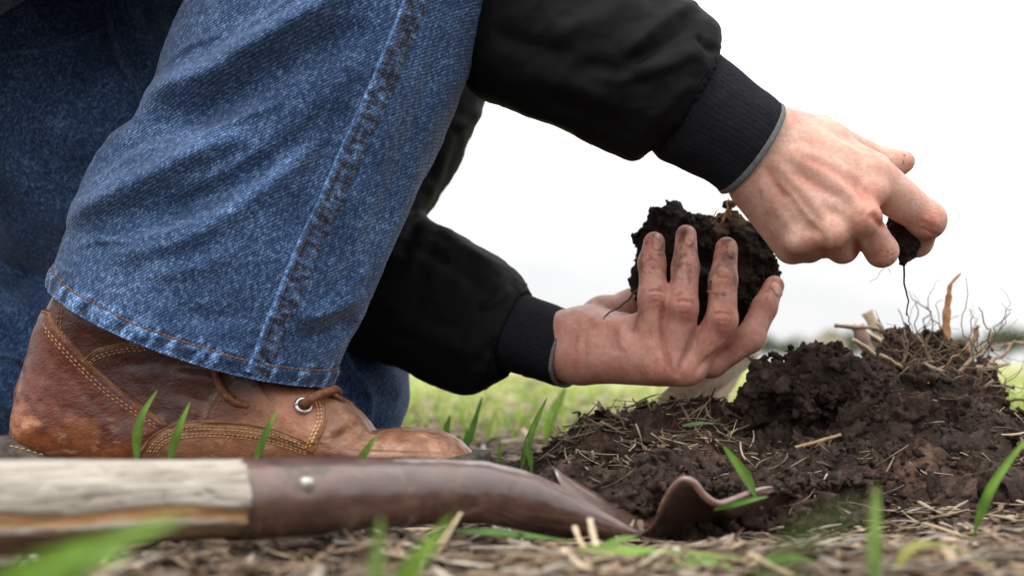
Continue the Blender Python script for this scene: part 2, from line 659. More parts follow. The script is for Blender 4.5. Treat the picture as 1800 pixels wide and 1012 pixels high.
m = Mat('skin', 0.5, 0.34)
a = m.noise(45, 4, 0.6)
c = m.ramp(a, [(0.28, (0.53, 0.275, 0.205)), (0.5, (0.62, 0.36, 0.275)), (0.72, (0.68, 0.44, 0.35))])
c = m.mix(c, m.ramp(m.noise(320, 3), [(0.35, 0.86), (0.65, 1.0)]), 1.0, 'MULTIPLY')
c = m.mix(c, m.attr(), 1.0, 'MULTIPLY')
m.col(c)
m.sss(0.14, 0.005)
m.bump(m.voro(900, m.coord((1, 1, 1.6))), 0.0003, 0.6)
m.bump(m.noise(300, 5, 0.65, None, .8), 0.0009, 0.45)
M['skin'] = m.m

m = Mat('boot_leather', 0.42, 0.45)
n1 = m.noise(28, 5, 0.62)
n2 = m.noise(150, 4, 0.6)
c = m.ramp(n1, [(0.28, (0.55, 0.50, 0.48)), (0.5, (0.95, 0.95, 0.95)), (0.74, (1.35, 1.28, 1.15))])
c = m.mix(c, m.ramp(n2, [(0.3, 0.72), (0.55, 1.0), (0.75, 1.25)]), 1.0, 'MULTIPLY')
c = m.mix(c, m.attr(), 1.0, 'MULTIPLY')
m.col(c)
m.rough(m.ramp(m.noise(70, 4), [(0.3, 0.26), (0.7, 0.55)]))
gv = m.coord((1, 1, 1.9), (0, math.radians(18), 0))
m.bump(m.voro(520, gv), 0.0005, 0.4)
m.bump(m.noise(120, 5, 0.6, gv, 1.2), 0.0018, 0.5)
m.b.inputs['Coat Weight'].default_value = 0.25
m.b.inputs['Coat Roughness'].default_value = 0.3
M['leather'] = m.m
m = Mat('cut_leather', 0.7, 0.3)
m.col(m.ramp(m.noise(90, 4), [(0.3, (.12, .045, .018)), (0.7, (.36, .17, .06))])); M['cut_leather'] = m.m
m = Mat('boot_sole', 0.75, 0.3)
m.col(m.ramp(m.noise(160, 5), [(0.3, (0.030, 0.026, 0.022)), (0.7, (0.115, 0.095, 0.075))]))
m.bump(m.noise(300, 4), 0.0008, 0.6); M['sole'] = m.m
m = Mat('boot_lace', 0.6, 0.3)
m.col(m.ramp(m.noise(300, 4), [(0.3, (0.085, 0.030, 0.016)), (0.7, (0.24, 0.095, 0.05))]))
m.bump(m.noise(500, 4), 0.0006, 0.6); M['lace'] = m.m
m = Mat('eyelet_metal', 0.35, 0.5); m.b.inputs['Metallic'].default_value = 0.9
m.col(m.ramp(m.noise(400, 4), [(0.3, (0.30, 0.27, 0.24)), (0.65, (0.62, 0.60, 0.57))])); M['eyelet'] = m.m

m = Mat('weathered_wood', 0.8, 0.25)
v = m.coord((9, 150, 150), (0, 0, math.radians(-40)))
wv = m.noise(1.0, 6, 0.65, v)
v2 = m.coord((45, 700, 700), (0, 0, math.radians(-40)))
wf = m.noise(1.0, 4, 0.6, v2)
c = m.ramp(wv, [(0.30, (0.19, 0.155, 0.12)), (0.48, (0.40, 0.355, 0.295)), (0.70, (0.58, 0.53, 0.455))])
c = m.mix(c, m.ramp(wf, [(0.32, 0.55), (0.55, 1.0)]), 1.0, 'MULTIPLY')
c = m.mix(c, m.attr(), 1.0, 'MULTIPLY')
m.col(c); m.bump(wv, 0.0012, 0.7); m.bump(wf, 0.0005, 0.6); M['wood'] = m.m

m = Mat('shovel_paint', 0.3, 0.6)
n1 = m.noise(22, 5, 0.6); n2 = m.noise(240, 4, 0.6)
c = m.ramp(n1, [(0.28, (0.055, 0.026, 0.019)), (0.5, (0.092, 0.044, 0.033)), (0.75, (0.135, 0.066, 0.045))])
c = m.mix(c, m.ramp(n2, [(0.25, 0.8), (0.5, 1.0), (0.8, 1.15)]), 1.0, 'MULTIPLY')
dust = m.ramp(m.noise(60, 5, 0.7), [(0.55, 0.0), (0.75, 1.0)])
c = m.mix(c, (0.15, 0.085, 0.058), m.sep(dust, 0))
c = m.mix(c, m.attr(), 1.0, 'MULTIPLY')
sc_ = m.noise(1.0, 3, .6, m.coord((25, 900, 900), (0, 0, math.radians(-40))))
c = m.mix(c, (0.26, 0.20, 0.17), m.sep(m.ramp(sc_, [(0.66, 0.0), (0.74, 0.55)]), 0))
mud = m.ramp(m.noise(34, 6, 0.7, None, .5), [(0.58, 0.0), (0.66, 0.85)])
c = m.mix(c, (0.060, 0.038, 0.028), m.sep(mud, 0))
m.col(c); m.rough(m.mix(m.ramp(n1, [(0.3, 0.24), (0.7, 0.42)]), 0.8, m.sep(mud, 0)))
m.bump(m.noise(180, 4), 0.0004, 0.3)
m.b.inputs['Coat Weight'].default_value = 0.8
m.b.inputs['Coat Roughness'].default_value = 0.22
M['paint'] = m.m
m = Mat('rivet_steel', 0.35, 0.5); m.b.inputs['Metallic'].default_value = 0.7
m.col(m.ramp(m.noise(200, 4), [(0.3, (0.25, 0.24, 0.21)), (0.7, (0.62, 0.61, 0.57))])); M['rivet'] = m.m

def make_soil(name, k=1.0):
    m = Mat(name, 0.92, 0.22)
    n1 = m.noise(18, 4, 0.55); n2 = m.noise(190, 5, 0.65); n3 = m.noise(700, 3, 0.6)
    c = m.ramp(n2, [(0.25, (0.014 * k, 0.0088 * k, 0.0068 * k)), (0.5, (0.040 * k, 0.0255 * k, 0.0195 * k)), (0.8, (0.098 * k, 0.064 * k, 0.048 * k))])
    c = m.mix(c, m.ramp(n1, [(0.3, 0.75), (0.7, 1.25)]), 1.0, 'MULTIPLY')
    c = m.mix(c, m.attr(), 1.0, 'MULTIPLY')
    m.col(c)
    m.bump(n2, 0.003, 0.9); m.bump(n3, 0.0012, 0.8)
    return m.m
M['soil'] = make_soil('soil', .88)
M['soil_wet'] = make_soil('soil_wet', 0.45)

m = Mat('ground', 0.95, 0.2)
pos = m.n.new('ShaderNodeNewGeometry').outputs['Position']
sepx = m.n.new('ShaderNodeSeparateXYZ'); m.l.new(pos, sepx.inputs[0])
far = m.n.new('ShaderNodeMapRange'); far.inputs['From Min'].default_value = 1.5; far.inputs['From Max'].default_value = 3.2
m.l.new(sepx.outputs[1], far.inputs[0])
patch = m.noise(2.2, 5, 0.6)
near = m.ramp(m.noise(90, 6, 0.7), [(0.30, (0.024, 0.016, 0.011)), (0.5, (0.065, 0.043, 0.031)), (0.62, (0.12, 0.086, 0.062)), (0.8, (0.22, 0.165, 0.12))])
gcol = m.ramp(m.noise(14, 5, 0.65), [(0.35, (0.22, 0.26, 0.07)), (0.55, (0.32, 0.37, 0.11)), (0.75, (0.42, 0.42, 0.20))])
gcol = m.mix(gcol, (0.36, 0.29, 0.20), m.sep(m.ramp(patch, [(0.44, 0.0), (0.60, 0.8)]), 0))
m.col(m.mix(near, gcol, far.outputs[0]))
m.bump(m.noise(160, 5, 0.65), 0.004, 0.8)
M['ground'] = m.m

m = Mat('straw', 0.7, 0.3)
c = m.mix(m.ramp(m.noise(160, 4), [(0.3, 0.7), (0.7, 1.15)]), m.attr(), 1.0, 'MULTIPLY')
m.col(c); m.translucent(0.12, c); M['straw'] = m.m
m = Mat('grass', 0.5, 0.35)
c = m.mix(m.ramp(m.noise(80, 4), [(0.3, 0.8), (0.7, 1.15)]), m.attr(), 1.0, 'MULTIPLY')
m.col(c); m.translucent(0.45, c); M['grass'] = m.m
m = Mat('root', 0.85, 0.2)
m.col(m.mix(m.ramp(m.noise(200, 4), [(0.3, 0.55), (0.7, 1.2)]), m.attr(), 1.0, 'MULTIPLY'))
m.bump(m.noise(500, 4), 0.001, 0.6); M['root'] = m.m
m = Mat('foliage', 0.7, 0.2)
c = m.mix(m.ramp(m.noise(0.6, 4), [(0.3, 0.6), (0.7, 1.3)]), m.attr(), 1.0, 'MULTIPLY')
m.col(c); m.translucent(0.25, c); M['foliage'] = m.m
m = Mat('bark', 0.9, 0.2); m.col(m.ramp(m.noise(3, 4), [(0.3, (0.06, 0.045, 0.035)), (0.7, (0.13, 0.10, 0.08))])); M['bark'] = m.m
m = Mat('render_wall', 0.85, 0.2); m.col(m.ramp(m.noise(0.8, 4), [(0.3, (0.42, 0.39, 0.34)), (0.7, (0.55, 0.52, 0.46))])); M['wall'] = m.m
m = Mat('roof_tile', 0.85, 0.2); m.col(m.ramp(m.noise(1.5, 4), [(0.3, (0.20, 0.17, 0.15)), (0.7, (0.30, 0.26, 0.23))])); M['roof'] = m.m
m = Mat('window_glass', 0.15, 0.5); m.col((0.05, 0.06, 0.07)); M['glass'] = m.m
m = Mat('hair', 0.6, 0.3); m.col(m.ramp(m.noise(200, 3), [(0.3, (0.03, 0.02, 0.012)), (0.7, (0.07, 0.045, 0.028))])); M['hair'] = m.m


# ------------------------------------------------------------------ ground
SH_TH = math.radians(40)
SH_A = np.array([math.cos(SH_TH), math.sin(SH_TH), 0.0])       # along the shovel, towards the blade
SH_B = np.array([math.sin(SH_TH), -math.cos(SH_TH), 0.0])      # across it, towards the viewer
SH_Q = np.array([0.05, 0.785, -0.012])                        # where the neck meets the blade

def ground_z(x, y):
    x = np.atleast_1d(np.asarray(x, float)); y = np.atleast_1d(np.asarray(y, float))
    p = np.stack([x, y, np.zeros_like(x)], 1)
    near = np.exp(-((y - 0.7) / 2.0) ** 2) * np.exp(-(x / 2.0) ** 2)
    z = (0.0045 * pnoise(p * 7) + 0.0035 * pnoise(p * 22 + 3) + 0.0025 * pnoise(p * 60 + 9) + 0.0016 * pnoise(p * 130 + 5)) * near
    z += 0.02 * pnoise(p * 0.35 + 2) * (1 - near) * smooth01(y, 1.5, 6)
    d = ((x - SH_Q[0] - 0.03) / 0.16) ** 2 + ((y - SH_Q[1]) / 0.12) ** 2
    z -= 0.014 * np.exp(-d)
    return z

def axis_samples(lo, hi, step, out_lo, out_hi, grow=1.22):
    a = list(np.arange(lo, hi, step))
    s = step
    while a[-1] < out_hi:
        s *= grow; a.append(a[-1] + s)
    s = step
    while a[0] > out_lo:
        s *= grow; a.insert(0, a[0] - s)
    return np.array(a)

gx = axis_samples(-0.75, 0.95, 0.0065, -900, 900)
gy = axis_samples(0.26, 1.8, 0.0065, -900, 2500)
GX, GY = np.meshgrid(gx, gy, indexing='ij')
GV = np.stack([GX.ravel(), GY.ravel(), ground_z(GX.ravel(), GY.ravel())], 1)
ground = mk('ground', GV, grid_faces(len(gx), len(gy)), M['ground'], kind='structure', org=(0, 0, 0))

# ------------------------------------------------------------------ far background
def far_tree(px, base_w, h, Y, hue, label):
    x = (px - CX) / FPX * Y
    t = empty('hedgerow_tree', (x, Y, 0))
    o = np.array([x, Y, 0.0])
    mb = MB()
    mb.tube([o, o + [0.1, 0, h * 0.3], o + [-0.1, 0.1, h * 0.6]], [h * .035, h * .028, h * .012], 6)
    for k in range(5):
        a = k * 1.3; z0 = h * (0.25 + 0.06 * k)
        mb.tube([o + [0, 0, z0], o + [math.cos(a) * base_w * .3, math.sin(a) * base_w * .3, z0 + h * .25]], [h * .014, h * .004], 4)
    mb.build('trunk', M['bark'], t)
    n = 1500
    c = rng.normal(size=(26, 3)); c /= np.linalg.norm(c, axis=1)[:, None]
    cc = c * np.array([base_w * .36, base_w * .36, h * .30]) * rng.uniform(.5, 1.05, (26, 1)) + np.array([0, 0, h * .58])
    who = rng.integers(0, 26, n)
    pts = cc[who] + rng.normal(size=(n, 3)) * np.array([base_w, base_w, h]) * 0.085
    pts[:, 2] = np.maximum(pts[:, 2], h * 0.05)
    sz = rng.uniform(.022, .05, n) * h
    a = rng.normal(size=(n, 3)); a /= np.linalg.norm(a, axis=1)[:, None]
    b = np.cross(a, rng.normal(size=(n, 3))); b /= np.linalg.norm(b, axis=1)[:, None]
    V = np.stack([pts - a * sz[:, None], pts + b * sz[:, None] * .7, pts + a * sz[:, None], pts - b * sz[:, None] * .7], 1).reshape(-1, 3) + o
    F = np.arange(4 * n).reshape(-1, 4)
    sh = rng.uniform(.6, 1.3, n)[:, None] * np.array(hue)  # greyed crown hues: distance haze put into the leaf colour
    mk('crown', V, F, M['foliage'], t, np.repeat(sh, 4, 0), smooth=False)
    return tag(t, label, 'tree', 'trees on the far horizon')

far_tree(1768, 13.3, 9.0, 300, (0.085, 0.115, 0.065), 'round dark green tree on the horizon at the right edge')
far_tree(1838, 15.2, 8.4, 310, (0.085, 0.115, 0.065), 'dark green tree beyond the roots, cut by the right edge')
far_tree(1712, 9.5, 5.5, 330, (0.11, 0.14, 0.085), 'low green tree left of the round one on the horizon')
far_tree(1500, 13.3, 8.4, 320, (0.085, 0.105, 0.062), 'green tree on the horizon just right of the pale house')
far_tree(1555, 11.4, 7.6, 340, (0.12, 0.145, 0.095), 'green tree on the horizon behind the dry stalks')
far_tree(1398, 11.4, 6.9, 330, (0.13, 0.15, 0.10), 'pale green tree on the horizon left of the pale house')
far_tree(1640, 11.4, 5.2, 340, (0.085, 0.105, 0.062), 'low tree on the horizon behind the root clump')

far_tree(1690, 10.0, 7.6, 320, (0.085, 0.11, 0.066), 'green tree on the horizon right of the upright root')
far_tree(1605, 11.0, 7.0, 335, (0.09, 0.11, 0.07), 'green tree on the horizon left of the upright root')
far_tree(1345, 10.0, 7.4, 325, (0.10, 0.12, 0.08), 'pale green tree on the horizon just right of the lower hand')
hx, hY = (1456 - CX) / FPX * 300, 300.0
house = empty('far_house', (hx, hY, 0))
mb = MB()
def box(mb, c, s, col=None):
    c = np.array(c, float); s = np.array(s, float) / 2
    V = np.array([[x, y, z] for x in (-1, 1) for y in (-1, 1) for z in (-1, 1)]) * s + c
    F = [(0, 1, 3, 2), (4, 6, 7, 5), (0, 4, 5, 1), (2, 3, 7, 6), (0, 2, 6, 4), (1, 5, 7, 3)]
    mb.add(V, F, col)
box(mb, (hx, hY, 2.6), (5.6, 7, 5.2)); mb.build('wall', M['wall'], house, smooth=False)
V = np.array([[-3.2, -3.9, 5.15], [3.2, -3.9, 5.15], [3.2, 3.9, 5.15], [-3.2, 3.9, 5.15], [0, -3.9, 7.6], [0, 3.9, 7.6]]) + [hx, hY, 0]
mk('roof', V, [np.array([(0, 3, 5, 4), (1, 4, 5, 2), (0, 1, 2, 3)]), np.array([(0, 4, 1), (3, 2, 5)])], M['roof'], house, smooth=False)
for dx in (-1.4, 1.4):
    mb = MB(); box(mb, (hx + dx, hY - 3.52, 3.4), (0.9, 0.1, 1.2)); mb.build('window', M['glass'], house, smooth=False)
tag(house, 'small pale house far off on the horizon behind the soil heap', 'house')

# ------------------------------------------------------------------ blades of grass and pieces of straw
def blade_mesh(pts, width, fold=0.25, seg=14, up=None, cols=3):
    c = catmull(pts, seg)
    t = np.linspace(0, 1, seg)
    w = width * 0.5 * np.minimum(1, 0.35 + 2.2 * t) * np.clip((1 - t) / 0.55, 0, 1) ** 0.65
    T = np.gradient(c, axis=0); T /= np.linalg.norm(T, axis=1)[:, None]
    ref = np.array(up if up is not None else (0.25, -1.0, 0.15), float)
    A = np.cross(T, ref); A /= np.linalg.norm(A, axis=1)[:, None] + 1e-9
    N = np.cross(A, T)
    if cols > 3:                                             # a slow twist along the blade
        a = np.linspace(-.5, .5, seg)[:, None] * (1 + 3 * abs(pts[0][0]) % 1)
        A, N = A * np.cos(a) + N * np.sin(a), N * np.cos(a) - A * np.sin(a)
    k = np.linspace(-1, 1, cols)
    V = c[:, None, :] + A[:, None, :] * (w[:, None] * k)[:, :, None] + N[:, None, :] * (w[:, None] * np.abs(k) * fold)[:, :, None]
    return V.reshape(-1, 3), grid_faces(seg, cols)

def grass_thing(px, width, label, hue=(0.16, 0.30, 0.045), group='green grass blades', fold=0.25, up=None, dry=0.0):
    """px: list of (photo x, photo y, distance)"""
    pts = np.array([P(*q) for q in px])
    V, F = blade_mesh(pts, width, fold, 26, up, 9)
    t = np.repeat(np.linspace(0, 1, 26), 9)[:, None]
    rib = np.tile(np.array([1.0, .84, 1.06, .86, 1.35, .86, 1.06, .84, 1.0]), 26)[:, None]
    n_ = fbm(V * 120, 3)[:, None]
    col = np.array(hue) * (0.72 + 0.38 * t) * rib * (1 + .35 * n_)
    tip = smooth01(t, .90, 1.0) * random.uniform(.2, .9)
    col = col * (1 - tip) + np.array((.36, .27, .10)) * tip
    if dry:
        col = col * (1 - dry * (1 - t)) + np.array((0.42, 0.34, 0.10)) * dry * (1 - t)
    o = mk('grass_blade', V, F, M['grass'], col=col, org=pts[0])
    return tag(o, label, 'grass blade', group)

STRAW = np.array([(0.50, 0.38, 0.24), (0.36, 0.25, 0.15), (0.56, 0.46, 0.33), (0.25, 0.16, 0.10), (0.42, 0.30, 0.20), (0.60, 0.52, 0.42), (0.30, 0.19, 0.13)])

def straw_piece(mb, p, yaw, L, r, pitch=0.0, bend=0.1, flat=0.35, col=None, seg=5, n=6, twist=0.0):
    d = np.array([math.cos(yaw) * math.cos(pitch), math.sin(yaw) * math.cos(pitch), math.sin(pitch)])
    s = np.array([-math.sin(yaw), math.cos(yaw), 0])
    t = np.linspace(-.5, .5, seg)
    b1, b2 = random.uniform(-bend, bend), random.uniform(-bend * .5, bend * .5)
    pts = np.array(p) + np.outer(t * L, d) + np.outer((t * t - .08) * L * b1, s) + np.outer((.1 - t * t) * L * b2, [0, 0, 1])
    rr = r * (1 + 0.25 * np.sin(t * 9 + yaw)) * np.where(np.abs(t) > .45, .8, 1)
    up = np.array([0, 0, 1.0]) + twist * s
    mb.tube(pts, rr, n, col, True, flat, up)

def straw_thing(px, r, label, hue, name='straw_stalk', cat='straw', flat=0.55, n=8, group=None):
    pts = np.array([P(*q) for q in px])
    c = catmull(pts, 14)
    t = np.linspace(0, 1, 14)
    mb = MB()
    mb.tube(c, r * (1 + 0.12 * np.sin(17 * t + r * 9000)), n, hue, True, flat)
    return tag(mb.build(name, M['straw']), label, cat, group)


# ------------------------------------------------------------------ shovel
def sh(s, lat, z):
    return np.array([SH_Q[0], SH_Q[1], 0]) + SH_A * s + SH_B * lat + np.array([0, 0, z])

shovel = empty('shovel', (SH_Q[0] - 0.1, SH_Q[1] - 0.084, 0.0))
tag(shovel, 'shovel with weathered wooden handle and brown steel blade lying before the boot', 'shovel')

def ring_tube(S_, R_, Z_, name, mat, n=48, colf=None, rzf=None, seg=120, disp=None, squash=None):
    """round bar along the shovel axis: stations, radii, height of the axis"""
    s = np.linspace(S_[0], S_[-1], seg)
    r = np.interp(s, S_, R_); z = np.interp(s, S_, Z_)
    if squash is not None:
        sq = np.interp(s, S_, squash)
    else:
        sq = np.ones(seg)
    th = np.linspace(0, 2 * np.pi, n, endpoint=False)
    rr = r[:, None] * np.ones(n)
    if disp is not None:
        rr = rr + disp(s[:, None] * np.ones(n), th[None, :] * np.ones((seg, 1)))
    base = np.array([SH_Q[0], SH_Q[1], 0])
    V = base + s[:, None, None] * SH_A + (rr * np.cos(th))[:, :, None] * SH_B / sq[:, None, None] + (z[:, None] + rr * np.sin(th) * sq[:, None])[:, :, None] * np.array([0, 0, 1.0])
    V = V.reshape(-1, 3)
    F = grid_faces(seg, n, True)[:, ::-1]
    # closed ends
    a = len(V)
    V = np.concatenate([V, [base + s[0] * SH_A + [0, 0, z[0]], base + s[-1] * SH_A + [0, 0, z[-1]]]])
    j = np.arange(n); j2 = (j + 1) % n
    T = np.concatenate([np.stack([np.full(n, a), j, j2], 1), np.stack([np.full(n, a + 1), (seg - 1) * n + j2, (seg - 1) * n + j], 1)])
    col = None
    if colf is not None:
        col = colf(np.repeat(s, n), np.tile(th, seg))
        col = np.concatenate([col, np.ones((2, 3)) * 0.7])
    return mk(name, V, [F, T], mat, shovel, col), V, F

def wood_disp(s, th):
    p = np.stack([s.ravel() * 9, np.cos(th).ravel() * 1.4, np.sin(th).ravel() * 1.4], 1)
    n = fbm(p, 4).reshape(s.shape)
    q = np.stack([s.ravel() * 26, np.cos(th).ravel() * 7, np.sin(th).ravel() * 7], 1)
    crack = np.abs(pnoise(q)).reshape(s.shape)
    # bark-free flat shaved along the lower front of the handle
    band = band_mask(s, th)
    return 0.0008 * n - 0.0011 * np.exp(-(crack / 0.05) ** 2) - 0.0022 * band

def band_mask(s, th):
    # th: 0 faces the viewer, -pi/2 is down
    t = (th + np.pi) % (2 * np.pi) - np.pi
    e = 0.09 * fbm(np.stack([s.ravel() * 14, s.ravel() * 0, s.ravel() * 0 + 3], 1), 3).reshape(s.shape)
    c = -0.27 + e * 1.8
    w = 0.19 + 0.09 * fbm(np.stack([s.ravel() * 9, s.ravel() * 0 + 5, s.ravel() * 0 + 1], 1), 3).reshape(s.shape)
    return smooth01(-np.abs(t - c) + w, -0.02, 0.04)

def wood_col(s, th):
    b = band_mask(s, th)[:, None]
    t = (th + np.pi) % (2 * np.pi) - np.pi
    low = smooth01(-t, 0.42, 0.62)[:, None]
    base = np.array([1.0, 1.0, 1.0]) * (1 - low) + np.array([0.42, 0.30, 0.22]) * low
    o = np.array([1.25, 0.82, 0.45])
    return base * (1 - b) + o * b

HAND_END = -0.229
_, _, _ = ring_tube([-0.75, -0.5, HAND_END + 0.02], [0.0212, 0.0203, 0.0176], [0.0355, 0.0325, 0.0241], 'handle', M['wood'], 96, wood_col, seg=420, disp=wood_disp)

def sock_col(s, th):
    n = fbm(np.stack([s * 60, np.cos(th) * 2, np.sin(th) * 2], 1), 4)
    k = np.clip(1.0 + 0.35 * n, .5, 1.6)[:, None]
    edge = smooth01(-(s - HAND_END), -0.004, 0.001)[:, None]
    return np.ones((len(s), 3)) * k * (1 - 0.4 * edge)

# socket: rolled steel tube that droops and flattens towards the blade
SS = [HAND_END, HAND_END + .004, -0.17, -0.12, -0.085, -0.06, -0.035, -0.012, 0.012, 0.03]
SR = [0.0184, 0.0187, 0.0176, 0.0165, 0.0162, 0.0165, 0.0170, 0.0155, 0.0110, 0.0060]
SZ = [0.0240, 0.0240, 0.0232, 0.0218, 0.0195, 0.0140, 0.0062, -0.0020, -0.0095, -0.0125]
SQ = [1, 1, 1, 1, 1, 0.97, 0.86, 0.70, 0.50, 0.35]
sk, skV, skF = ring_tube(SS, SR, SZ, 'socket', M['paint'], 64, sock_col, seg=160, squash=SQ,
                         disp=lambda s, th: 0.00025 * fbm(np.stack([s.ravel() * 70, np.cos(th).ravel() * 2, np.sin(th).ravel() * 2], 1), 3).reshape(s.shape))
# rivet through the socket
tr = bvh(skV, skF)
rp, rn = cast(tr, 540, 850)
rv = MB()
ang = np.linspace(0, np.pi / 2, 6)
rv.tube([rp - rn * 0.002 + rn * 0.0056 * math.sin(a) for a in ang], [0.0043 * max(math.cos(a), .03) for a in ang], 16)
rv.build('rivet', M['rivet'], shovel)

# blade: dished sheet whose shoulder turns over into a rolled step
RIM = [P(*k) for k in ((1112, 944, .778), (1146, 922, .768), (1172, 872, .757), (1196, 845, .752), (1218, 848, .750), (1238, 872, .752), (1262, 886, .757), (1290, 878, .766), (1326, 864, .780), (1366, 858, .800), (1420, 875, .825), (1500, 870, .87), (1570, 860, .93))]
ns, nh = 130, 22
rim = catmull(RIM, ns)
su = np.linspace(0, 1, ns)
cen = np.array([SH_Q[0], SH_Q[1], 0]) + np.outer(.015 + .26 * su, SH_A)
cen[:, 2] = -.016 + .004 * su
lat = (rim - cen) @ SH_B
mir = rim - 2 * np.outer(lat, SH_B)
t = np.linspace(0, 1, nh)[None, :, None]
def half(edge):
    G_ = cen[:, None, :] * (1 - t) + edge[:, None, :] * t
    G_[:, :, 2] = cen[:, None, 2] + (edge[:, None, 2] - cen[:, None, 2]) * (t[:, :, 0] ** 1.6)
    return G_
Gn, Gf = half(rim), half(mir)
Vb = np.concatenate([Gf[:, ::-1], Gn[:, 1:]], axis=1)
nt = Vb.shape[1]
Vb = Vb.reshape(-1, 3)
Vb[:, 2] += .0006 * fbm(Vb * 45, 2)
cb = np.clip(1.0 + 0.35 * fbm(Vb * 60, 4), .5, 1.7)[:, None] * np.ones(3)
rust = smooth01(fbm(Vb * 38 + 5, 4), 0.0, 0.45)[:, None]
cb = cb * np.array([.72, .80, .88]) * (1 - 0.45 * rust) + np.array([1.35, 1.05, .85]) * 0.45 * rust
bl = mk('blade', Vb, grid_faces(ns, nt), M['paint'], shovel, cb)
so = bl.modifiers.new('thick', 'SOLIDIFY'); so.thickness = 0.0022; so.offset = 0.0
mb = MB()
k = slice(int(ns * .12), int(ns * .74))
rr_ = .0021 * np.sin(np.linspace(.25, np.pi - .25, len(rim[k]))) ** .5
mb.tube(rim[k] + np.array([0, -.0004, .0004]), rr_, 10, (1.9, 1.95, 2.0))
mb.build('rolled_step', M['paint'], shovel)

# ------------------------------------------------------------------ soil heap
RIDGE = np.array([(900, 845), (930, 815), (960, 795), (1010, 766), (1110, 737), (1200, 727), (1310, 736), (1370, 725), (1450, 712), (1520, 678), (1600, 675), (1680, 700), (1730, 742), (1790, 758), (1880, 765), (2000, 790), (2150, 850)], float)
RY = 1.06
RIDX = (RIDGE[:, 0] - CX) / FPX * RY
RIDZ = CAMZ + (HY - RIDGE[:, 1]) / FPX * RY

def heap_z(x, y, detail=True):
    x = np.asarray(x, float); y = np.asarray(y, float)
    top = np.interp(x, RIDX, RIDZ)
    p = np.stack([x, y, np.zeros_like(x)], 1)
    wob = 0.02 * pnoise(p * 14 + 4)
    front = 0.835 + 0.06 * smooth01(-x, -0.16, -0.02) + wob
    t = np.clip((y - front) / (RY - front), 0, 1)
    f = np.where(y < RY, np.sin(t * np.pi / 2) ** 0.85, np.clip(1 - ((y - RY) / 0.20) ** 2, 0, 1))
    # a flatter apron in front, steeper near the ridge
    apron = 0.55 * f + 0.45 * f ** 2.6
    z = -0.014 + (top + 0.014) * apron
    if detail:
        m = smooth01(apron, 0.01, 0.12)
        z = z + m * (0.007 * fbm(np.stack([x, y, z * 1.3], 1) * 26, 3, .55, True) + 0.013 * fbm(p * 20 + 1, 3) + 0.005 * fbm(p * 110, 3, .65))
    return z

hx_ = np.arange(-0.04, 0.64, 0.0025); hy_ = np.arange(0.80, 1.28, 0.0025)
HX, HYY = np.meshgrid(hx_, hy_, indexing='ij')
hz = heap_z(HX.ravel(), HYY.ravel())
HV = np.stack([HX.ravel(), HYY.ravel(), hz], 1)
# sideways crumble so that slopes are not one smooth sheet
nn = np.stack([pnoise(HV * 120 + 3), pnoise(HV * 120 + 31), 0.5 * pnoise(HV * 120 + 77)], 1)
HV = HV + 0.0035 * nn
hc = np.clip(1.0 + 0.45 * fbm(HV * 30 + 9, 3), .55, 1.7)
dryc = smooth01(fbm(HV * 11 + 2, 3) + 0.25 * (0.25 - HV[:, 0]) / 0.25, 0.05, 0.55)[:, None]
HC = hc[:, None] * (np.ones(3) * (1 - dryc) + np.array([1.75, 1.5, 1.35]) * dryc)
heap = mk('soil_heap', HV, grid_faces(len(hx_), len(hy_))[:, ::-1] if False else grid_faces(len(hx_), len(hy_)), M['soil'], col=HC, org=(0.25, 1.05, 0))
tag(heap, 'heap of dark crumbly dug soil behind the shovel blade', 'soil heap')

def ico(sub):
    import bmesh
    bm = bmesh.new(); bmesh.ops.create_icosphere(bm, subdivisions=sub, radius=1.0)
    V = np.array([v.co[:] for v in bm.verts]); F = np.array([[v.index for v in f.verts] for f in bm.faces])
    bm.free()
    return V, F

def crumb_set(sub, n, amp, freq):
    V, F = ico(sub); out = []
    for k in range(n):
        o = rng.uniform(0, 50, 3)
        d = 1 + amp * fbm(V * freq + o, 3, .6) - .3 * amp * fbm(V * 1.1 + o, 2, .5, True)
        s = rng.uniform(.55, 1.3, 3)
        W_ = V * d[:, None] * s
        for _ in range(5):
            n_ = rng.normal(size=3); n_ /= np.linalg.norm(n_)
            o_ = W_ @ n_; c_ = rng.uniform(.35, .75) * o_.max()
            W_ = W_ - np.outer(np.maximum(o_ - c_, 0) * .9, n_)
        out.append(W_)
    return out, F

CR3, CF3 = crumb_set(3, 12, 0.62, 1.25)
CR4, CF4 = crumb_set(4, 12, 0.75, 1.5)
CR2, CF2 = crumb_set(2, 14, 0.7, 1.15)
CR1, CF1 = crumb_set(1, 12, .8, .9)

def add_crumbs(mb, pos, size, sets, F, tone=(.6, 1.5)):
    for p, s in zip(pos, size):
        V = sets[random.randrange(len(sets))]
        a, b = random.uniform(0, 6.28), random.uniform(0, 6.28)
        ca, sa, cb_, sb = math.cos(a), math.sin(a), math.cos(b), math.sin(b)
        R = np.array([[ca, -sa, 0], [sa, ca, 0], [0, 0, 1]]) @ np.array([[1, 0, 0], [0, cb_, -sb], [0, sb, cb_]])
        c = random.uniform(*tone); w = random.uniform(0, .25)
        mb.add(V @ R.T * s + p, F, (c * (1 + w), c * (1 + .6 * w), c * (1 + .4 * w)))

def heap_points(n, x0=-0.02, x1=0.56, y0=0.83, y1=1.13):
    x = rng.uniform(x0, x1, n); y = rng.uniform(y0, y1, n)
    z = heap_z(x, y)
    k = heap_z(x, y, False) > -0.006
    return np.stack([x, y, z], 1)[k]

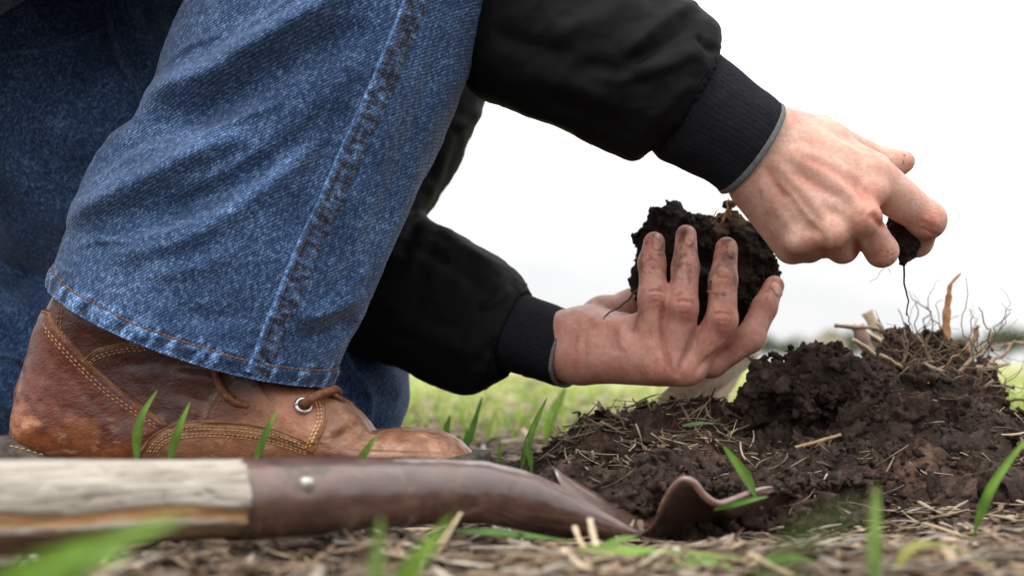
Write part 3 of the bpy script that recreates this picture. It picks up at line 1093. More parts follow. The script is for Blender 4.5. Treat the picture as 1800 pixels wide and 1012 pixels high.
mb = MB()
q = heap_points(150, .06, .56, .85, 1.08); add_crumbs(mb, q + [0, 0, -.003], .007 + .012 * rng.uniform(size=len(q)) ** 2, CR4, CF4, (.5, 1.8))
q = heap_points(330); add_crumbs(mb, q + [0, 0, -.002], .0035 + .0065 * rng.uniform(size=len(q)) ** 2, CR3, CF3)
q = heap_points(2600); add_crumbs(mb, q, rng.uniform(.0018, .0042, len(q)), CR2, CF2)
q = heap_points(5600); add_crumbs(mb, q, rng.uniform(.0009, .0024, len(q)), CR1, CF1)
# spilled crumbs on the ground in front and over the blade
n = 900
x = rng.uniform(0.06, 0.42, n); y = rng.uniform(0.70, 0.86, n)
keep = rng.uniform(size=n) < smooth01(y, 0.70, 0.85)
x, y = x[keep], y[keep]
q = np.stack([x, y, ground_z(x, y) + .001], 1)
add_crumbs(mb, q, rng.uniform(.001, .004, len(q)), CR1, CF1)
mb.build('crumbs', M['soil'], heap, smooth=True, kind='stuff')

# soil lying on the blade itself
f = Field((-0.06, 0.70, -0.08), (0.36, 1.06, 0.10), 0.0018)
for s, lat, z, r in ((.085, .022, -.004, .018), (.06, -.040, .004, .022), (.11, .0, .002, .026), (.115, .03, -.002, .020), (.15, .02, .0, .026), (.16, -.01, .006, .03), (.03, -.060, .010, .022), (.10, -.045, .010, .03), (.20, 0, .008, .03), (.17, .05, -.006, .022), (.075, .038, -.004, .013), (.098, .046, -.004, .014), (.13, .052, -.006, .018), (.05, .02, -.012, .012)):
    f.ball(sh(s, lat, z), (r, r, r * .72), 0.014)
f.rough(lambda p: -.008 * fbm(p * 36, 3, .6, True) + .004 + 0.006 * fbm(p * 45, 2) + .004 * fbm(p * 170, 3, .65))
V, F = f.mesh()
ls = mk('loose_soil', V, F, M['soil'], col=np.clip(1.1 + .5 * fbm(V * 40, 3), .5, 1.8)[:, None] * np.ones(3))
tag(ls, 'dark soil lying in the hollow of the shovel blade', 'soil')
mb = MB()
q = []
for _ in range(1100):
    s, lat = random.uniform(.055, .2), random.uniform(-.06, .055)
    q.append(sh(s, lat, .012 + .006 * random.random() + .2 * lat * lat))
q = np.array(q)
add_crumbs(mb, q, rng.uniform(.001, .0045, len(q)), CR1, CF1)
vv = V[V[:, 2] > -.012]
pick = vv[rng.integers(0, len(vv), 1500)]
add_crumbs(mb, pick, rng.uniform(.0008, .0030, len(pick)), CR1, CF1, (.6, 1.8))
pick = vv[rng.integers(0, len(vv), 160)]
add_crumbs(mb, pick, rng.uniform(.003, .007, len(pick)), CR3, CF3, (.7, 1.5))
mb.build('crumbs', M['soil'], ls, smooth=True, kind='stuff')
mb = MB()
for p_ in vv[rng.integers(0, len(vv), 110)]:
    straw_piece(mb, p_ + [0, 0, .003], random.uniform(0, 6.28), random.uniform(.006, .03), random.uniform(.0003, .001), random.gauss(.1, .4), .6, random.uniform(.3, .9), STRAW[random.randrange(7)] * random.uniform(.4, 1.0), 6, 4)
mb.build('straw_bits', M['straw'], ls, kind='stuff')

def clod(name, balls, lo, hi, h, mat, label, cat='soil clod', carve=(), a1=.007, a2=.004, tone=1.0, k=.012, w=70, group=None):
    f = Field(lo, hi, h)
    for c, r in balls:
        f.ball(c, r, k)
    for c, r in carve:
        f.ball(c, r, .006, True)
    f.rough(lambda p: a1 * .5 - a1 * fbm(p * w * .5 + 3, 3, .55, True) + a1 * 1.1 * fbm(p * 38 + 2, 2) + a2 * fbm(p * 170, 3, .6), .016)
    V, F = f.mesh()
    col = tone * np.clip(1.0 + .55 * fbm(V * 45 + 1, 3), .5, 1.8)[:, None] * (np.ones(3) + np.array([.12, .06, .03]) * fbm(V * 20, 2)[:, None])
    return tag(mk(name, V, F, mat, col=col), label, cat, group)

def pb(px, py, Y, r):
    return (P(px, py, Y), r)

top_clod = clod('soil_clod', [pb(1385, 692, 1.0, .026), pb(1430, 680, 1.0, .028), pb(1350, 710, .995, .017), pb(1475, 688, 1.01, .024), pb(1400, 658, 1.0, .015), pb(1358, 742, 1.01, .018), pb(1465, 725, 1.02, .028), pb(1345, 684, 1.0, .012), pb(1440, 648, 1.0, .010), pb(1500, 670, 1.02, .018)],
     P(1230, 820, .90), P(1620, 540, 1.12), .0014, M['soil'], 'large rounded dark clod on top of the heap, with a hollow beneath it',
     carve=[pb(1388, 745, .95, (.030, .04, .019))], a1=.010, a2=.005)
mb = MB()
q = []
vv = np.array([v.co[:] for v in top_clod.data.vertices]) + ORG[top_clod.name]
pick = vv[rng.integers(0, len(vv), 1000)]
add_crumbs(mb, pick, rng.uniform(.0009, .0032, len(pick)), CR1, CF1)
pick = vv[rng.integers(0, len(vv), 260)]
add_crumbs(mb, pick, rng.uniform(.003, .006, len(pick)), CR2, CF2)
mb.build('crumbs', M['soil'], top_clod, smooth=True, kind='stuff')

# second lump with roots at the right rear
rc = empty('root_clump', P(1650, 745, 1.13))
tag(rc, 'soil clump bristling with pale roots at the right end of the heap', 'root clump')
f = Field(P(1470, 800, 1.03), P(1840, 540, 1.28), .0018)
for c, r in (pb(1640, 690, 1.13, .036), pb(1600, 650, 1.13, .028), pb(1690, 690, 1.14, .030), pb(1640, 630, 1.13, .022), pb(1660, 735, 1.12, .040), pb(1710, 720, 1.14, .024), pb(1560, 690, 1.12, .035), pb(1590, 612, 1.13, .015)):
    f.ball(c, r, .014)
f.rough(lambda p: .0035 - .007 * fbm(p * 34 + 3, 3, .55, True) + .006 * fbm(p * 40 + 2, 2) + .004 * fbm(p * 170, 3), .016)
V, F = f.mesh()
mk('soil', V, F, M['soil'], rc, np.clip(1.15 + .55 * fbm(V * 45, 3), .5, 1.9)[:, None] * np.array([1.1, 1.0, .95]))
def root_path(a, b, wob, n=16):
    a, b = np.array(a), np.array(b)
    t = np.linspace(0, 1, n)[:, None]
    base = a * (1 - t) + b * t
    o = rng.uniform(0, 90, 3)
    L = np.linalg.norm(b - a)
    w = np.stack([pnoise(np.concatenate([t * 3.5, t * 0 + o[k], t * 0], 1)) for k in range(3)], 1)
    return base + w * L * wob * np.sin(t * np.pi * .5)
# the one thick upright stem, light brown
c = catmull([P(1655, 640, 1.115), P(1662, 590, 1.115), P(1664, 550, 1.115), P(1668, 520, 1.115), P(1671, 500, 1.115), P(1689, 480, 1.117)], 18)
mb = MB(); mb.tube(c, np.linspace(.0046, .0008, 18) * (1 + .2 * np.sin(np.arange(18) * 2.1)), 8, (.42, .22, .11)); mb.build('upright_root', M['root'], rc)
roots = [((1690, 640, 1.12), (1722, 570, 1.12), .0040, (.34, .22, .14)), ((1700, 655, 1.12), (1800, 598, 1.13), .0026, (.42, .30, .22)),
         ((1600, 610, 1.12), (1590, 545, 1.12), .0008, (.16, .11, .08)), ((1605, 610, 1.12), (1655, 490, 1.13), .0006, (.30, .24, .2)),
         ((1615, 605, 1.12), (1602, 520, 1.12), .0007, (.2, .15, .12)), ((1640, 610, 1.12), (1660, 525, 1.12), .0006, (.3, .25, .2)),
         ((1630, 605, 1.12), (1650, 560, 1.12), .0007, (.22, .16, .12)), ((1600, 610, 1.12), (1610, 505, 1.14), .0005, (.35, .3, .26)),
         ((1740, 690, 1.12), (1790, 672, 1.10), .0016, (.12, .07, .05)), ((1725, 700, 1.12), (1815, 712, 1.12), .0022, (.12, .07, .05)), ((1735, 680, 1.12), (1728, 650, 1.11), .0009, (.12, .07, .05)),
         ((1765, 690, 1.12), (1768, 662, 1.12), .0010, (.13, .08, .06)), ((1700, 720, 1.08), (1690, 680, 1.07), .0010, (.40, .24, .16)), ((1660, 740, 1.07), (1662, 655, 1.06), .0012, (.40, .25, .17)),
         ((1690, 690, 1.09), (1672, 640, 1.08), .0014, (.45, .32, .24)), ((1720, 700, 1.1), (1660, 660, 1.08), .0013, (.38, .27, .2)), ((1650, 650, 1.08), (1700, 610, 1.08), .0012, (.4, .27, .19)),
         ((1560, 590, 1.14), (1542, 560, 1.14), .0012, (.25, .18, .14)), ((1610, 680, 1.07), (1640, 700, 1.06), .0009, (.45, .30, .22)), ((1585, 640, 1.08), (1600, 600, 1.07), .0008, (.4, .25, .18))]
for a, b, r, hue in roots:
    c = root_path(P(*a), P(*b), .22)
    mb = MB(); mb.tube(c, np.linspace(r, r * .35, 16), 6, hue); mb.build('root', M['root'], rc)
for x0, y0, x1, y1, Yr, r, hue in ((1560, 640, 1502, 596, 1.11, .0034, (.52, .42, .29)), (1600, 655, 1548, 622, 1.08, .0026, (.46, .34, .22)), (1625, 640, 1690, 668, 1.07, .0024, (.44, .32, .22)), (1680, 660, 1728, 610, 1.10, .0030, (.40, .27, .18)),
                                 (1650, 690, 1600, 720, 1.06, .0020, (.50, .37, .26)), (1700, 700, 1748, 668, 1.10, .0022, (.30, .20, .14)), (1575, 610, 1540, 566, 1.13, .0028, (.55, .44, .30)), (1690, 730, 1712, 672, 1.07, .0020, (.46, .33, .24)), (1640, 640, 1612, 590, 1.10, .0016, (.34, .23, .16)), (1720, 650, 1770, 640, 1.12, .0020, (.38, .26, .18))):
    mb = MB(); c = root_path(P(x0, y0, Yr), P(x1, y1, Yr), .07, 9)
    mb.tube(c, r * np.array([1, 1, .95, 1.05, .9, .95, .85, .9, .8]), 8, hue, True, .6); mb.build('stalk', M['straw'], rc)
mb = MB()
for _ in range(110):
    px, py = random.uniform(1560, 1735), random.uniform(600, 745)
    a = P(px, py, random.uniform(1.07, 1.11)); b = a + np.array([random.uniform(-.02, .02), random.uniform(-.01, 0), random.uniform(-.012, .022)])
    mb.tube(root_path(a, b, .3, 7), np.linspace(.0005, .0002, 7), 4, STRAW[random.randrange(7)] * random.uniform(.3, .8))
mb.build('root_hairs', M['root'], rc, kind='stuff')
mb = MB()
for _ in range(85):
    px, py, Yr = random.uniform(1570, 1750), random.uniform(605, 700), random.uniform(1.07, 1.16)
    a = P(px, py, Yr); up = random.random() ** 1.6
    b_ = a + np.array([min(.035, max(-.02, random.gauss(.004, .022))), random.uniform(-.015, .01), .008 + .045 * up])
    if random.random() < .35:
        b_ = a + np.array([random.uniform(-.02, .05), random.uniform(-.02, 0), random.uniform(-.02, .012)])
    r = random.uniform(.00025, .0009)
    mb.tube(root_path(a, b_, .28, 10), np.linspace(r, r * .4, 10), 4, STRAW[random.randrange(7)] * random.uniform(.25, .75))
mb.build('dry_stems', M['root'], rc, kind='stuff')
mb = MB()
pick = V[rng.integers(0, len(V), 1200)]
add_crumbs(mb, pick, rng.uniform(.0012, .0042, len(pick)), CR1, CF1)
mb.build('crumbs', M['soil'], rc, smooth=True, kind='stuff')


# ------------------------------------------------------------------ person: skin
def JP(*a):
    return [P(*q) for q in a]

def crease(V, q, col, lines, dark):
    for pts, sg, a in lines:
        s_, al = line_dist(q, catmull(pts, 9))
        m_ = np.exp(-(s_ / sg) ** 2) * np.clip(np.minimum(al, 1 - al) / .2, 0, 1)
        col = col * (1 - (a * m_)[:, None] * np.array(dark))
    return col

def right_hand():
    f = Field(P(1150, 520, .87), P(1740, 140, 1.03), .0011)
    # forearm and wrist
    f.cone(P(1190, 165, .955), P(1318, 258, .935), .024, .0215, .01)
    f.cone(P(1190, 190, .955), P(1322, 283, .934), .022, .0182, .014)
    # metacarpals from the wrist to the knuckles
    C = JP((1368, 232, .936), (1362, 262, .930), (1350, 290, .929), (1336, 316, .932))
    K = JP((1530, 318, .928), (1512, 384, .914), (1456, 404, .916), (1402, 416, .926))
    R = [(.0165, .0125), (.0165, .0122), (.0160, .0118), (.0150, .0112)]
    for c, k, r in zip(C, K, R):
        f.cone(c, k, r[0], r[1], .014)
    # palm thickness behind
    off = np.array([0.0, .016, -.004])
    for c, k in zip(C, K):
        f.cone(c + off, k + off * 1.1, .016, .0125, .012)
    # first web and thumb mass along the upper edge
    f.cone(P(1392, 240, .955), P(1535, 302, .950), .0155, .0130, .010)
    f.cone(P(1340, 246, .945), P(1450, 250, .958), .0175, .0150, .012)
    # thumb
    f.chain(JP((1440, 240, .972), (1520, 280, .985), (1566, 290, .985), (1589, 284, .982)), [.0150, .0115, .0100, .0075], .006)
    # fingers
    f.chain(JP((1532, 314, .930), (1629, 385, .943), (1612, 424, .966), (1578, 415, .985)), [.0162, .0115, .0100, .0080], .005)
    f.ball(P(1632, 389, .941), .0116, .003)
    f.chain(JP((1512, 386, .914), (1550, 441, .929), (1545, 440, .955), (1538, 415, .972)), [.0116, .0106, .0095, .0080], .0025)
    f.chain(JP((1458, 406, .916), (1481, 434, .934), (1480, 432, .958), (1485, 405, .975)), [.0112, .0108, .0095, .0080], .0022)
    f.chain(JP((1402, 416, .926), (1423, 434, .942), (1426, 430, .962), (1436, 405, .975)), [.0105, .0102, .0088, .0075], .0022)
    # knuckle heads
    f.ball(P(1524, 383, .906), .0085, .008)
    f.ball(P(1462, 414, .908), .0075, .008)
    f.ball(P(1404, 424, .918), .007, .008)
    f.ball(P(1540, 338, .916), .0075, .008)
    V, F = f.mesh()
    V = relax(V, F, 3, .5)
    V = emboss(V, F, [
        ([(1365, 262), (1410, 285), (1465, 318), (1520, 372)], 0.0025, 13),
        ([(1385, 258), (1440, 280), (1490, 305), (1535, 335)], 0.0019, 13),
        ([(1358, 275), (1385, 310), (1425, 350), (1462, 402)], 0.0020, 12),
        ([(1330, 300), (1350, 335), (1372, 375), (1400, 412)], 0.0016, 11),
        ([(1350, 300), (1378, 330), (1395, 345), (1425, 385), (1445, 400)], 0.0010, 6),
        ([(1335, 318), (1345, 350), (1352, 378)], 0.0009, 6),
        ([(1395, 300), (1440, 330), (1480, 350), (1500, 372)], -0.0013, 10),
        ([(1345, 290), (1362, 318), (1385, 352)], -0.0013, 8),
        ([(1390, 270), (1450, 296), (1500, 325), (1530, 352)], -0.0011, 8),
        ([(1440, 360), (1470, 378), (1492, 398), (1510, 425)], -0.0013, 10),
        ([(1415, 395), (1440, 412), (1455, 440)], -0.0013, 9),
        ([(1532, 372), (1545, 392), (1562, 400)], -0.0022, 9),
        ([(1508, 420), (1506, 440), (1510, 455)], -0.0018, 6),
        ([(1612, 378), (1640, 388), (1656, 402)], 0.0007, 7),
        ([(1618, 400), (1640, 410), (1655, 418)], -0.0006, 4),
    ])
    q = proj(V)
    red = np.zeros(len(V))
    for x, y, r in ((1640, 395, 35), (1550, 455, 28), (1480, 450, 26), (1425, 450, 24), (1545, 350, 30), (1520, 380, 20)):
        red += np.exp(-(((q - [x, y]) ** 2).sum(1)) / r ** 2)
    red = np.clip(red, 0, 1)[:, None]
    col = np.ones((len(V), 3)) * (1 - red) + np.array([.95, .80, .78]) * red
    mott = smooth01(fbm(V * 90, 3), .05, .6)[:, None] * .16
    col = col * (1 - mott * np.array([.3, 1, 1]))
    # soil smudges on the curled fingers and the thumb tip
    sm = smooth01(fbm(V * 420 + 8, 3), .42, .6) * (np.exp(-(((q - [1560, 470]) ** 2).sum(1)) / 30 ** 2) + np.exp(-(((q - [1590, 275]) ** 2).sum(1)) / 22 ** 2) + .5 * np.exp(-(((q - [1610, 420]) ** 2).sum(1)) / 45 ** 2))
    col *= (1 - .85 * np.clip(sm, 0, 1))[:, None]
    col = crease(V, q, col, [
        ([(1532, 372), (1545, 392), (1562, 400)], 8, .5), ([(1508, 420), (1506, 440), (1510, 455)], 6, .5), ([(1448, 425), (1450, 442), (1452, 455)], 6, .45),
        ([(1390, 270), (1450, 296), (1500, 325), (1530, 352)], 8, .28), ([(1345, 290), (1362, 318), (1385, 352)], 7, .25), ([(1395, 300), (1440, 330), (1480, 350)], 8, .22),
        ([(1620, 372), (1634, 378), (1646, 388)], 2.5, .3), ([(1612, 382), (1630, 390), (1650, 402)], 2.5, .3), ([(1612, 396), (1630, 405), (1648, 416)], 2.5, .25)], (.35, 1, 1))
    return V, F, col

def left_hand():
    f = Field(P(850, 720, .93), P(1420, 370, 1.14), .0011)
    f.cone(P(880, 592, 1.055), P(1005, 606, 1.030), .021, .0215, .01)
    f.cone(P(890, 600, 1.052), P(1008, 626, 1.022), .018, .0180, .012)
    f.cone(P(890, 586, 1.056), P(1012, 590, 1.040), .018, .0165, .012)
    W = P(1020, 612, 1.022)
    K = JP((1150, 634, .990), (1190, 640, .986), (1214, 644, .990), (1250, 634, 1.008))
    C = JP((1030, 622, 1.012), (1035, 618, 1.018), (1040, 612, 1.026), (1045, 600, 1.036))
    for c, k, r in zip(C, K, (.0125, .0120, .0112, .0118)):
        f.cone(c, k, .0175, r, .014)
    # heel of the hand (little-finger side) and palm above the metacarpals
    f.cone(P(1015, 590, 1.020), P(1105, 600, 1.004), .0170, .0145, .014)
    f.cone(P(1060, 610, 1.008), P(1140, 612, .992), .0165, .0125, .012)
    f.cone(P(1040, 585, 1.035), P(1240, 600, 1.03), .016, .013, .014)
    # thumb side beyond the palm
    f.chain(JP((1020, 580, 1.045), (1060, 556, 1.062), (1108, 540, 1.078), (1165, 500, 1.10), (1190, 470, 1.105)), [.0150, .0140, .0120, .0105, .0085], .008)
    # fingers curling up round the clod
    f.chain(JP((1150, 630, .990), (1149, 522, .981), (1146, 462, .988), (1150, 426, .996)), [.0130, .0102, .0090, .0076], .005)
    f.chain(JP((1190, 638, .986), (1200, 541, .974), (1205, 470, .980), (1206, 413, .991)), [.0118, .0104, .0092, .0073], .004)
    f.chain(JP((1214, 642, .990), (1269, 562, .978), (1271, 492, .984), (1277, 436, .996)), [.0116, .0106, .0096, .0079], .004)
    f.chain(JP((1250, 634, 1.008), (1318, 594, .998), (1343, 541, 1.006), (1361, 502, 1.018)), [.0116, .0100, .0089, .0073], .004)
    # joints
    f.ball(P(1152, 521, .977), .0086, .003); f.ball(P(1201, 541, .970), .0088, .003); f.ball(P(1270, 563, .974), .0090, .003)
    f.ball(P(1158, 646, .982), .0088, .006); f.ball(P(1206, 654, .984), .0082, .006)
    # web from the little finger down to the heel of the hand
    f.cone(P(1136, 560, .994), P(1098, 592, 1.004), .0070, .0100, .008)
    f.ball(P(1093, 592, .994), .0055, .004)
    V, F = f.mesh()
    V = relax(V, F, 3, .5)
    V = emboss(V, F, [
        ([(1128, 545), (1118, 568), (1112, 590)], -.0009, 5),
        ([(1100, 572), (1093, 592), (1100, 618)], .0016, 9),
        ([(1080, 572), (1078, 596), (1086, 622)], -.0013, 9),
        ([(1166, 530), (1164, 580), (1170, 620), (1184, 660)], -.0022, 5),
        ([(1226, 572), (1212, 610), (1196, 640), (1190, 664)], -.0022, 6),
        ([(1290, 600), (1262, 620), (1235, 640), (1222, 660)], -.0016, 6),
        ([(1040, 560), (1030, 590), (1028, 630)], -.0007, 6), ([(1022, 560), (1012, 590), (1010, 630)], -.0006, 5),
        ([(1138, 514), (1152, 511), (1166, 515)], -.0007, 3), ([(1138, 527), (1153, 530), (1166, 526)], -.0007, 3),
        ([(1188, 532), (1202, 529), (1216, 533)], -.0007, 3), ([(1188, 548), (1203, 551), (1217, 547)], -.0007, 3),
        ([(1256, 553), (1270, 550), (1284, 555)], -.0007, 3), ([(1256, 570), (1271, 574), (1285, 569)], -.0007, 3),
        ([(1136, 460), (1147, 458), (1157, 461)], -.0004, 3), ([(1194, 468), (1205, 466), (1216, 469)], -.0004, 3), ([(1260, 490), (1271, 488), (1283, 491)], -.0004, 3),
        ([(1140, 600), (1152, 622), (1158, 640)], .0010, 8),
    ])
    N = vnormals(V, F)
    q = proj(V); fa = facing(V, N)
    col = np.ones((len(V), 3)) * np.array([.92, .79, .78])  # redder from cold and darker for shade, both put into the skin colour
    red = np.zeros(len(V))
    for x, y, r in ((1152, 520, 18), (1201, 540, 20), (1270, 563, 22), (1160, 648, 18), (1206, 656, 16), (1150, 415, 20), (1206, 404, 20), (1278, 425, 20), (1362, 497, 22), (1100, 540, 26)):
        red += np.exp(-(((q - [x, y]) ** 2).sum(1)) / r ** 2)
    red = np.clip(red, 0, 1)[:, None]
    col = col * (1 - red * np.array([.05, .19, .19]))
    for (x, y, w, h, a) in ((1157, 425, 9.5, 15, .05), (1211, 415, 9.5, 17, .03), (1286, 438, 8, 15, .0), (1366, 508, 7, 15, -.5)):
        d = q - [x, y]
        ca, sa = math.cos(a), math.sin(a)
        u = (d[:, 0] * ca + d[:, 1] * sa) / w; v = (-d[:, 0] * sa + d[:, 1] * ca) / h
        r = np.abs(u) ** 2.6 + np.abs(v) ** 2.6
        on = smooth01(-r, -1.0, -.75) * (fa > -.1)
        rim = np.exp(-((r - 1.12) / .22) ** 2) * (fa > -.1)
        V = V + N * (.0004 * on - .00055 * rim)[:, None]
        col = col * (1 - on[:, None]) + np.array([1.10, 1.05, 1.06]) * on[:, None]
        col *= (1 - .40 * rim)[:, None]
    smear = smooth01(fbm(V * np.array([120, 120, 55]) + 3, 4), -.02, .5)
    grit = smooth01(fbm(V * 340 + 3, 4), .45, .62)
    zone = .25 + .75 * smooth01(-q[:, 1], -600, -430)
    big = sum(np.exp(-(((q - [x, y]) ** 2).sum(1)) / r ** 2) for x, y, r in ((1288, 448, 6), (1205, 408, 7), (1204, 448, 3), (1272, 516, 4), (1215, 434, 3), (1148, 470, 3)))
    dm = np.clip((.62 * smear + .55 * grit) * zone + .85 * big, 0, .85)[:, None]
    col = col * (1 - dm) + np.array([.20, .16, .13]) * dm
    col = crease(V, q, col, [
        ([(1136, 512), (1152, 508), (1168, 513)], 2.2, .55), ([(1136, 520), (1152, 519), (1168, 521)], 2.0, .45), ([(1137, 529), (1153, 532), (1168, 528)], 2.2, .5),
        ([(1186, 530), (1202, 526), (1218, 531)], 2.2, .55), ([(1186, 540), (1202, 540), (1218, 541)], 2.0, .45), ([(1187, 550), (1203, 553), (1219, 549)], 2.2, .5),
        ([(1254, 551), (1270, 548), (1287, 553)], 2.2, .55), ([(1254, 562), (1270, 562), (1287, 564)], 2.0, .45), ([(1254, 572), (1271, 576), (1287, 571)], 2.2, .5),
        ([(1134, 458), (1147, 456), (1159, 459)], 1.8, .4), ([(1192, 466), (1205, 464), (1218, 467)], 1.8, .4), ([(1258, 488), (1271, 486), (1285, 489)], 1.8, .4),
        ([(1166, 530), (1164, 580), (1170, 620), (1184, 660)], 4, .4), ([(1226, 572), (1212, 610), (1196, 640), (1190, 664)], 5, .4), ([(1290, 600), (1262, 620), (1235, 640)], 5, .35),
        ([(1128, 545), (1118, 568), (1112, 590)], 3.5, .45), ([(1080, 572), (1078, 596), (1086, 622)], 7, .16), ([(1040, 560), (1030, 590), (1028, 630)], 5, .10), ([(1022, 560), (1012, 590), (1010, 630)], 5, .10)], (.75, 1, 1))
    mott = smooth01(fbm(V * 80 + 6, 3), .0, .6)[:, None] * .2
    col = col * (1 - mott * np.array([.35, 1, 1]))
    return V, F, col

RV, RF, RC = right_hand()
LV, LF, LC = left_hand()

# the rest of the body, hidden under the clothes
f = Field((-0.66, 0.80, 0.0), (0.30, 1.40, 0.86), .010)
hipR, hipL = P(-100, -200, 1.02), P(-180, -80, 1.22)
kneeR, kneeL = P(750, -350, .975), P(560, 680, 1.17)
shR, shL = P(830, -720, 1.0), P(800, -700, 1.18)
chest = P(560, -660, 1.08)
f.chain([P(-330, -110, 1.12), P(60, -420, 1.09), chest], [.11, .105, .125], .05)
f.cone(shR, shL, .05, .05, .05)
f.chain([P(-330, -180, 1.02), P(0, -345, .99), kneeR, P(345, 610, .96), P(345, 700, .96)], [.08, .075, .052, .036, .035], .02)
f.chain([hipL, kneeL, P(-330, 690, 1.2)], [.075, .052, .036], .02)
f.chain([shR, P(905, 0, .985), P(1200, 180, .953)], [.05, .038, .022], .02)
f.chain([shL, P(650, 500, 1.13), P(890, 592, 1.054)], [.05, .036, .020], .02)
neck = P(880, -830, 1.08); head = neck + np.array([.07, 0, .09])
f.cone(chest + [0.08, 0, .04], head, .055, .05, .03)
f.ball(head + [.01, 0, .02], (.095, .075, .11), .02)
f.cone(head + [.095, 0, .02], head + [.112, 0, -.01], .010, .014, .01)
f.ball(head + [.06, 0, -.08], (.045, .05, .035), .03)
f.ball(head + [-.005, -.076, 0], (.022, .010, .034), .006); f.ball(head + [-.005, .076, 0], (.022, .010, .034), .006)
BV, BF = f.mesh()
PV = np.concatenate([RV, LV, BV]); PF = np.concatenate([RF, LF + len(RV), BF + len(RV) + len(LV)])
PC = np.concatenate([RC, LC, np.ones((len(BV), 3))])
person = mk('person', PV, PF, M['skin'], col=PC, org=(-0.2, 1.05, 0.0))
tag(person, 'person in black jacket, blue jeans and brown boot kneeling and crumbling soil by hand', 'person')
f = Field(head - .16, head + .18, .008)
f.ball(head + [-.012, 0, .035], (.098, .082, .108), .01)
f.ball(head + [.10, 0, -.02], .075, .02, True); f.ball(head + [.03, 0, -.12], .10, .02, True)
f.rough(lambda p: .006 * fbm(p * 60, 3))
V, F = f.mesh(); mk('hair', V, F, M['hair'], person)

# ------------------------------------------------------------------ jeans
NA, NR = 300, 340
sec = [((470, -300), (1000, -200), .97, .072), ((385, -110), (945, -60), .965, .072), ((331, 0), (872, 20), .96, .070), ((292, 95), (816, 145), .958, .069),
       ((263, 188), (757, 285), .956, .068), ((198, 244), (714, 390), .955, .067), ((158, 303), (680, 470), .955, .067), ((128, 390), (645, 550), .955, .068),
       ((108, 442), (612, 612), .955, .069), ((94, 494), (585, 674), .955, .069)]
JV, JF = loft(sec, NA, NR)
G = JV.reshape(NA, NR, 3)
th = np.linspace(0, 2 * np.pi, NR, endpoint=False)
vv_ = np.linspace(0, 1, NA)
down = np.array([-.39, 0, -.92])
G = G + down * (.0150 * np.clip(-np.sin(th), 0, 1) ** 1.3)[None, :, None] * smooth01(vv_, .45, 1.0)[:, None, None]
JV = G.reshape(-1, 3)
N = vnormals(JV, JF)
back = 1 - smooth01(facing(JV, N), -.1, .3)
JV = JV + N * (.004 * fbm(JV * np.array([14, 14, 9]), 3) * (0.25 + .75 * back))[:, None]
JV = emboss(JV, JF, [
    ([(235, 215), (310, 166), (380, 138), (450, 90), (560, 20), (640, -40)], 0.0145, 34, 17),
    ([(262, 232), (350, 190), (450, 140), (560, 80), (650, 40)], -0.0102, 22, 34),
    ([(112, 400), (200, 352), (285, 310), (350, 276), (440, 235)], 0.0110, 30, 16),
    ([(215, 392), (330, 350), (410, 318), (520, 250), (600, 170)], -0.0085, 18, 28),
    ([(190, 455), (320, 425), (410, 375), (500, 300), (560, 230)], 0.0068, 28, 18),
    ([(640, 130), (585, 250), (530, 350), (480, 450)], -0.0076, 30, 26),
    ([(150, 310), (215, 262), (290, 225)], -0.0043, 20, 14),
    ([(250, 480), (350, 470), (420, 430)], 0.0043, 24, 18),
    ([(300, 545), (400, 560), (440, 520)], -0.0026, 20, 18),
    ([(520, 560), (580, 545), (640, 510)], 0.0051, 16, 12),
    ([(520, 590), (570, 588), (625, 560)], -0.0051, 12, 16),
    ([(700, 60), (690, 160), (660, 270), (620, 380)], 0.0043, 26, 24),
    ([(790, 60), (740, 200), (690, 330), (640, 460)], -0.0031, 18, 18),
    ([(300, 190), (360, 160), (430, 118)], .0022, 8, 5), ([(170, 380), (240, 350), (300, 318)], .0020, 8, 5), ([(330, 330), (400, 300), (470, 255)], .0022, 9, 5),
    ([(150, 350), (200, 300), (230, 270)], .0018, 8, 6), ([(420, 60), (480, 30), (540, -20)], .0022, 9, 5), ([(240, 420), (300, 410), (360, 385)], .0018, 8, 5),
    ([(540, 300), (560, 240), (590, 170)], .0022, 9, 6), ([(620, 430), (650, 370), (690, 300)], .0016, 9, 6), ([(130, 440), (170, 425), (230, 428)], .0018, 8, 5),
    ([(590, 520), (620, 500), (650, 470)], .0022, 8, 5), ([(300, 110), (340, 80), (400, 60)], .0022, 10, 6), ([(350, 250), (420, 210), (500, 180)], .0020, 10, 6),
], .3)
N = vnormals(JV, JF)
G = JV.reshape(NA, NR, 3)
seg = np.linalg.norm(np.diff(G, axis=0), axis=2)
hd = np.zeros((NA, NR)); hd[:-1] = np.cumsum(seg[::-1], axis=0)[::-1]
hemd = hd.ravel()
ring = np.linalg.norm(np.roll(G[-1], -1, 0) - G[-1], axis=1)
ul = np.tile(np.cumsum(ring), NA)
JV = JV + N * (.00022 * fbm(JV * 260, 2) + .0005 * fbm(JV * 70, 3))[:, None]
HEM = .0108
inband = smooth01(-hemd, -HEM - .0004, -HEM + .0004)
pk = fbm(np.stack([ul * 150 + hemd * 55, hemd * 25 + .4, ul * 0 + 2.5], 1), 3)
JV = JV + N * (.0018 * inband + .0016 * pk * np.exp(-((hemd - HEM * .5) / .009) ** 2) - .0010 * np.exp(-((hemd - HEM) / .0011) ** 2))[:, None]
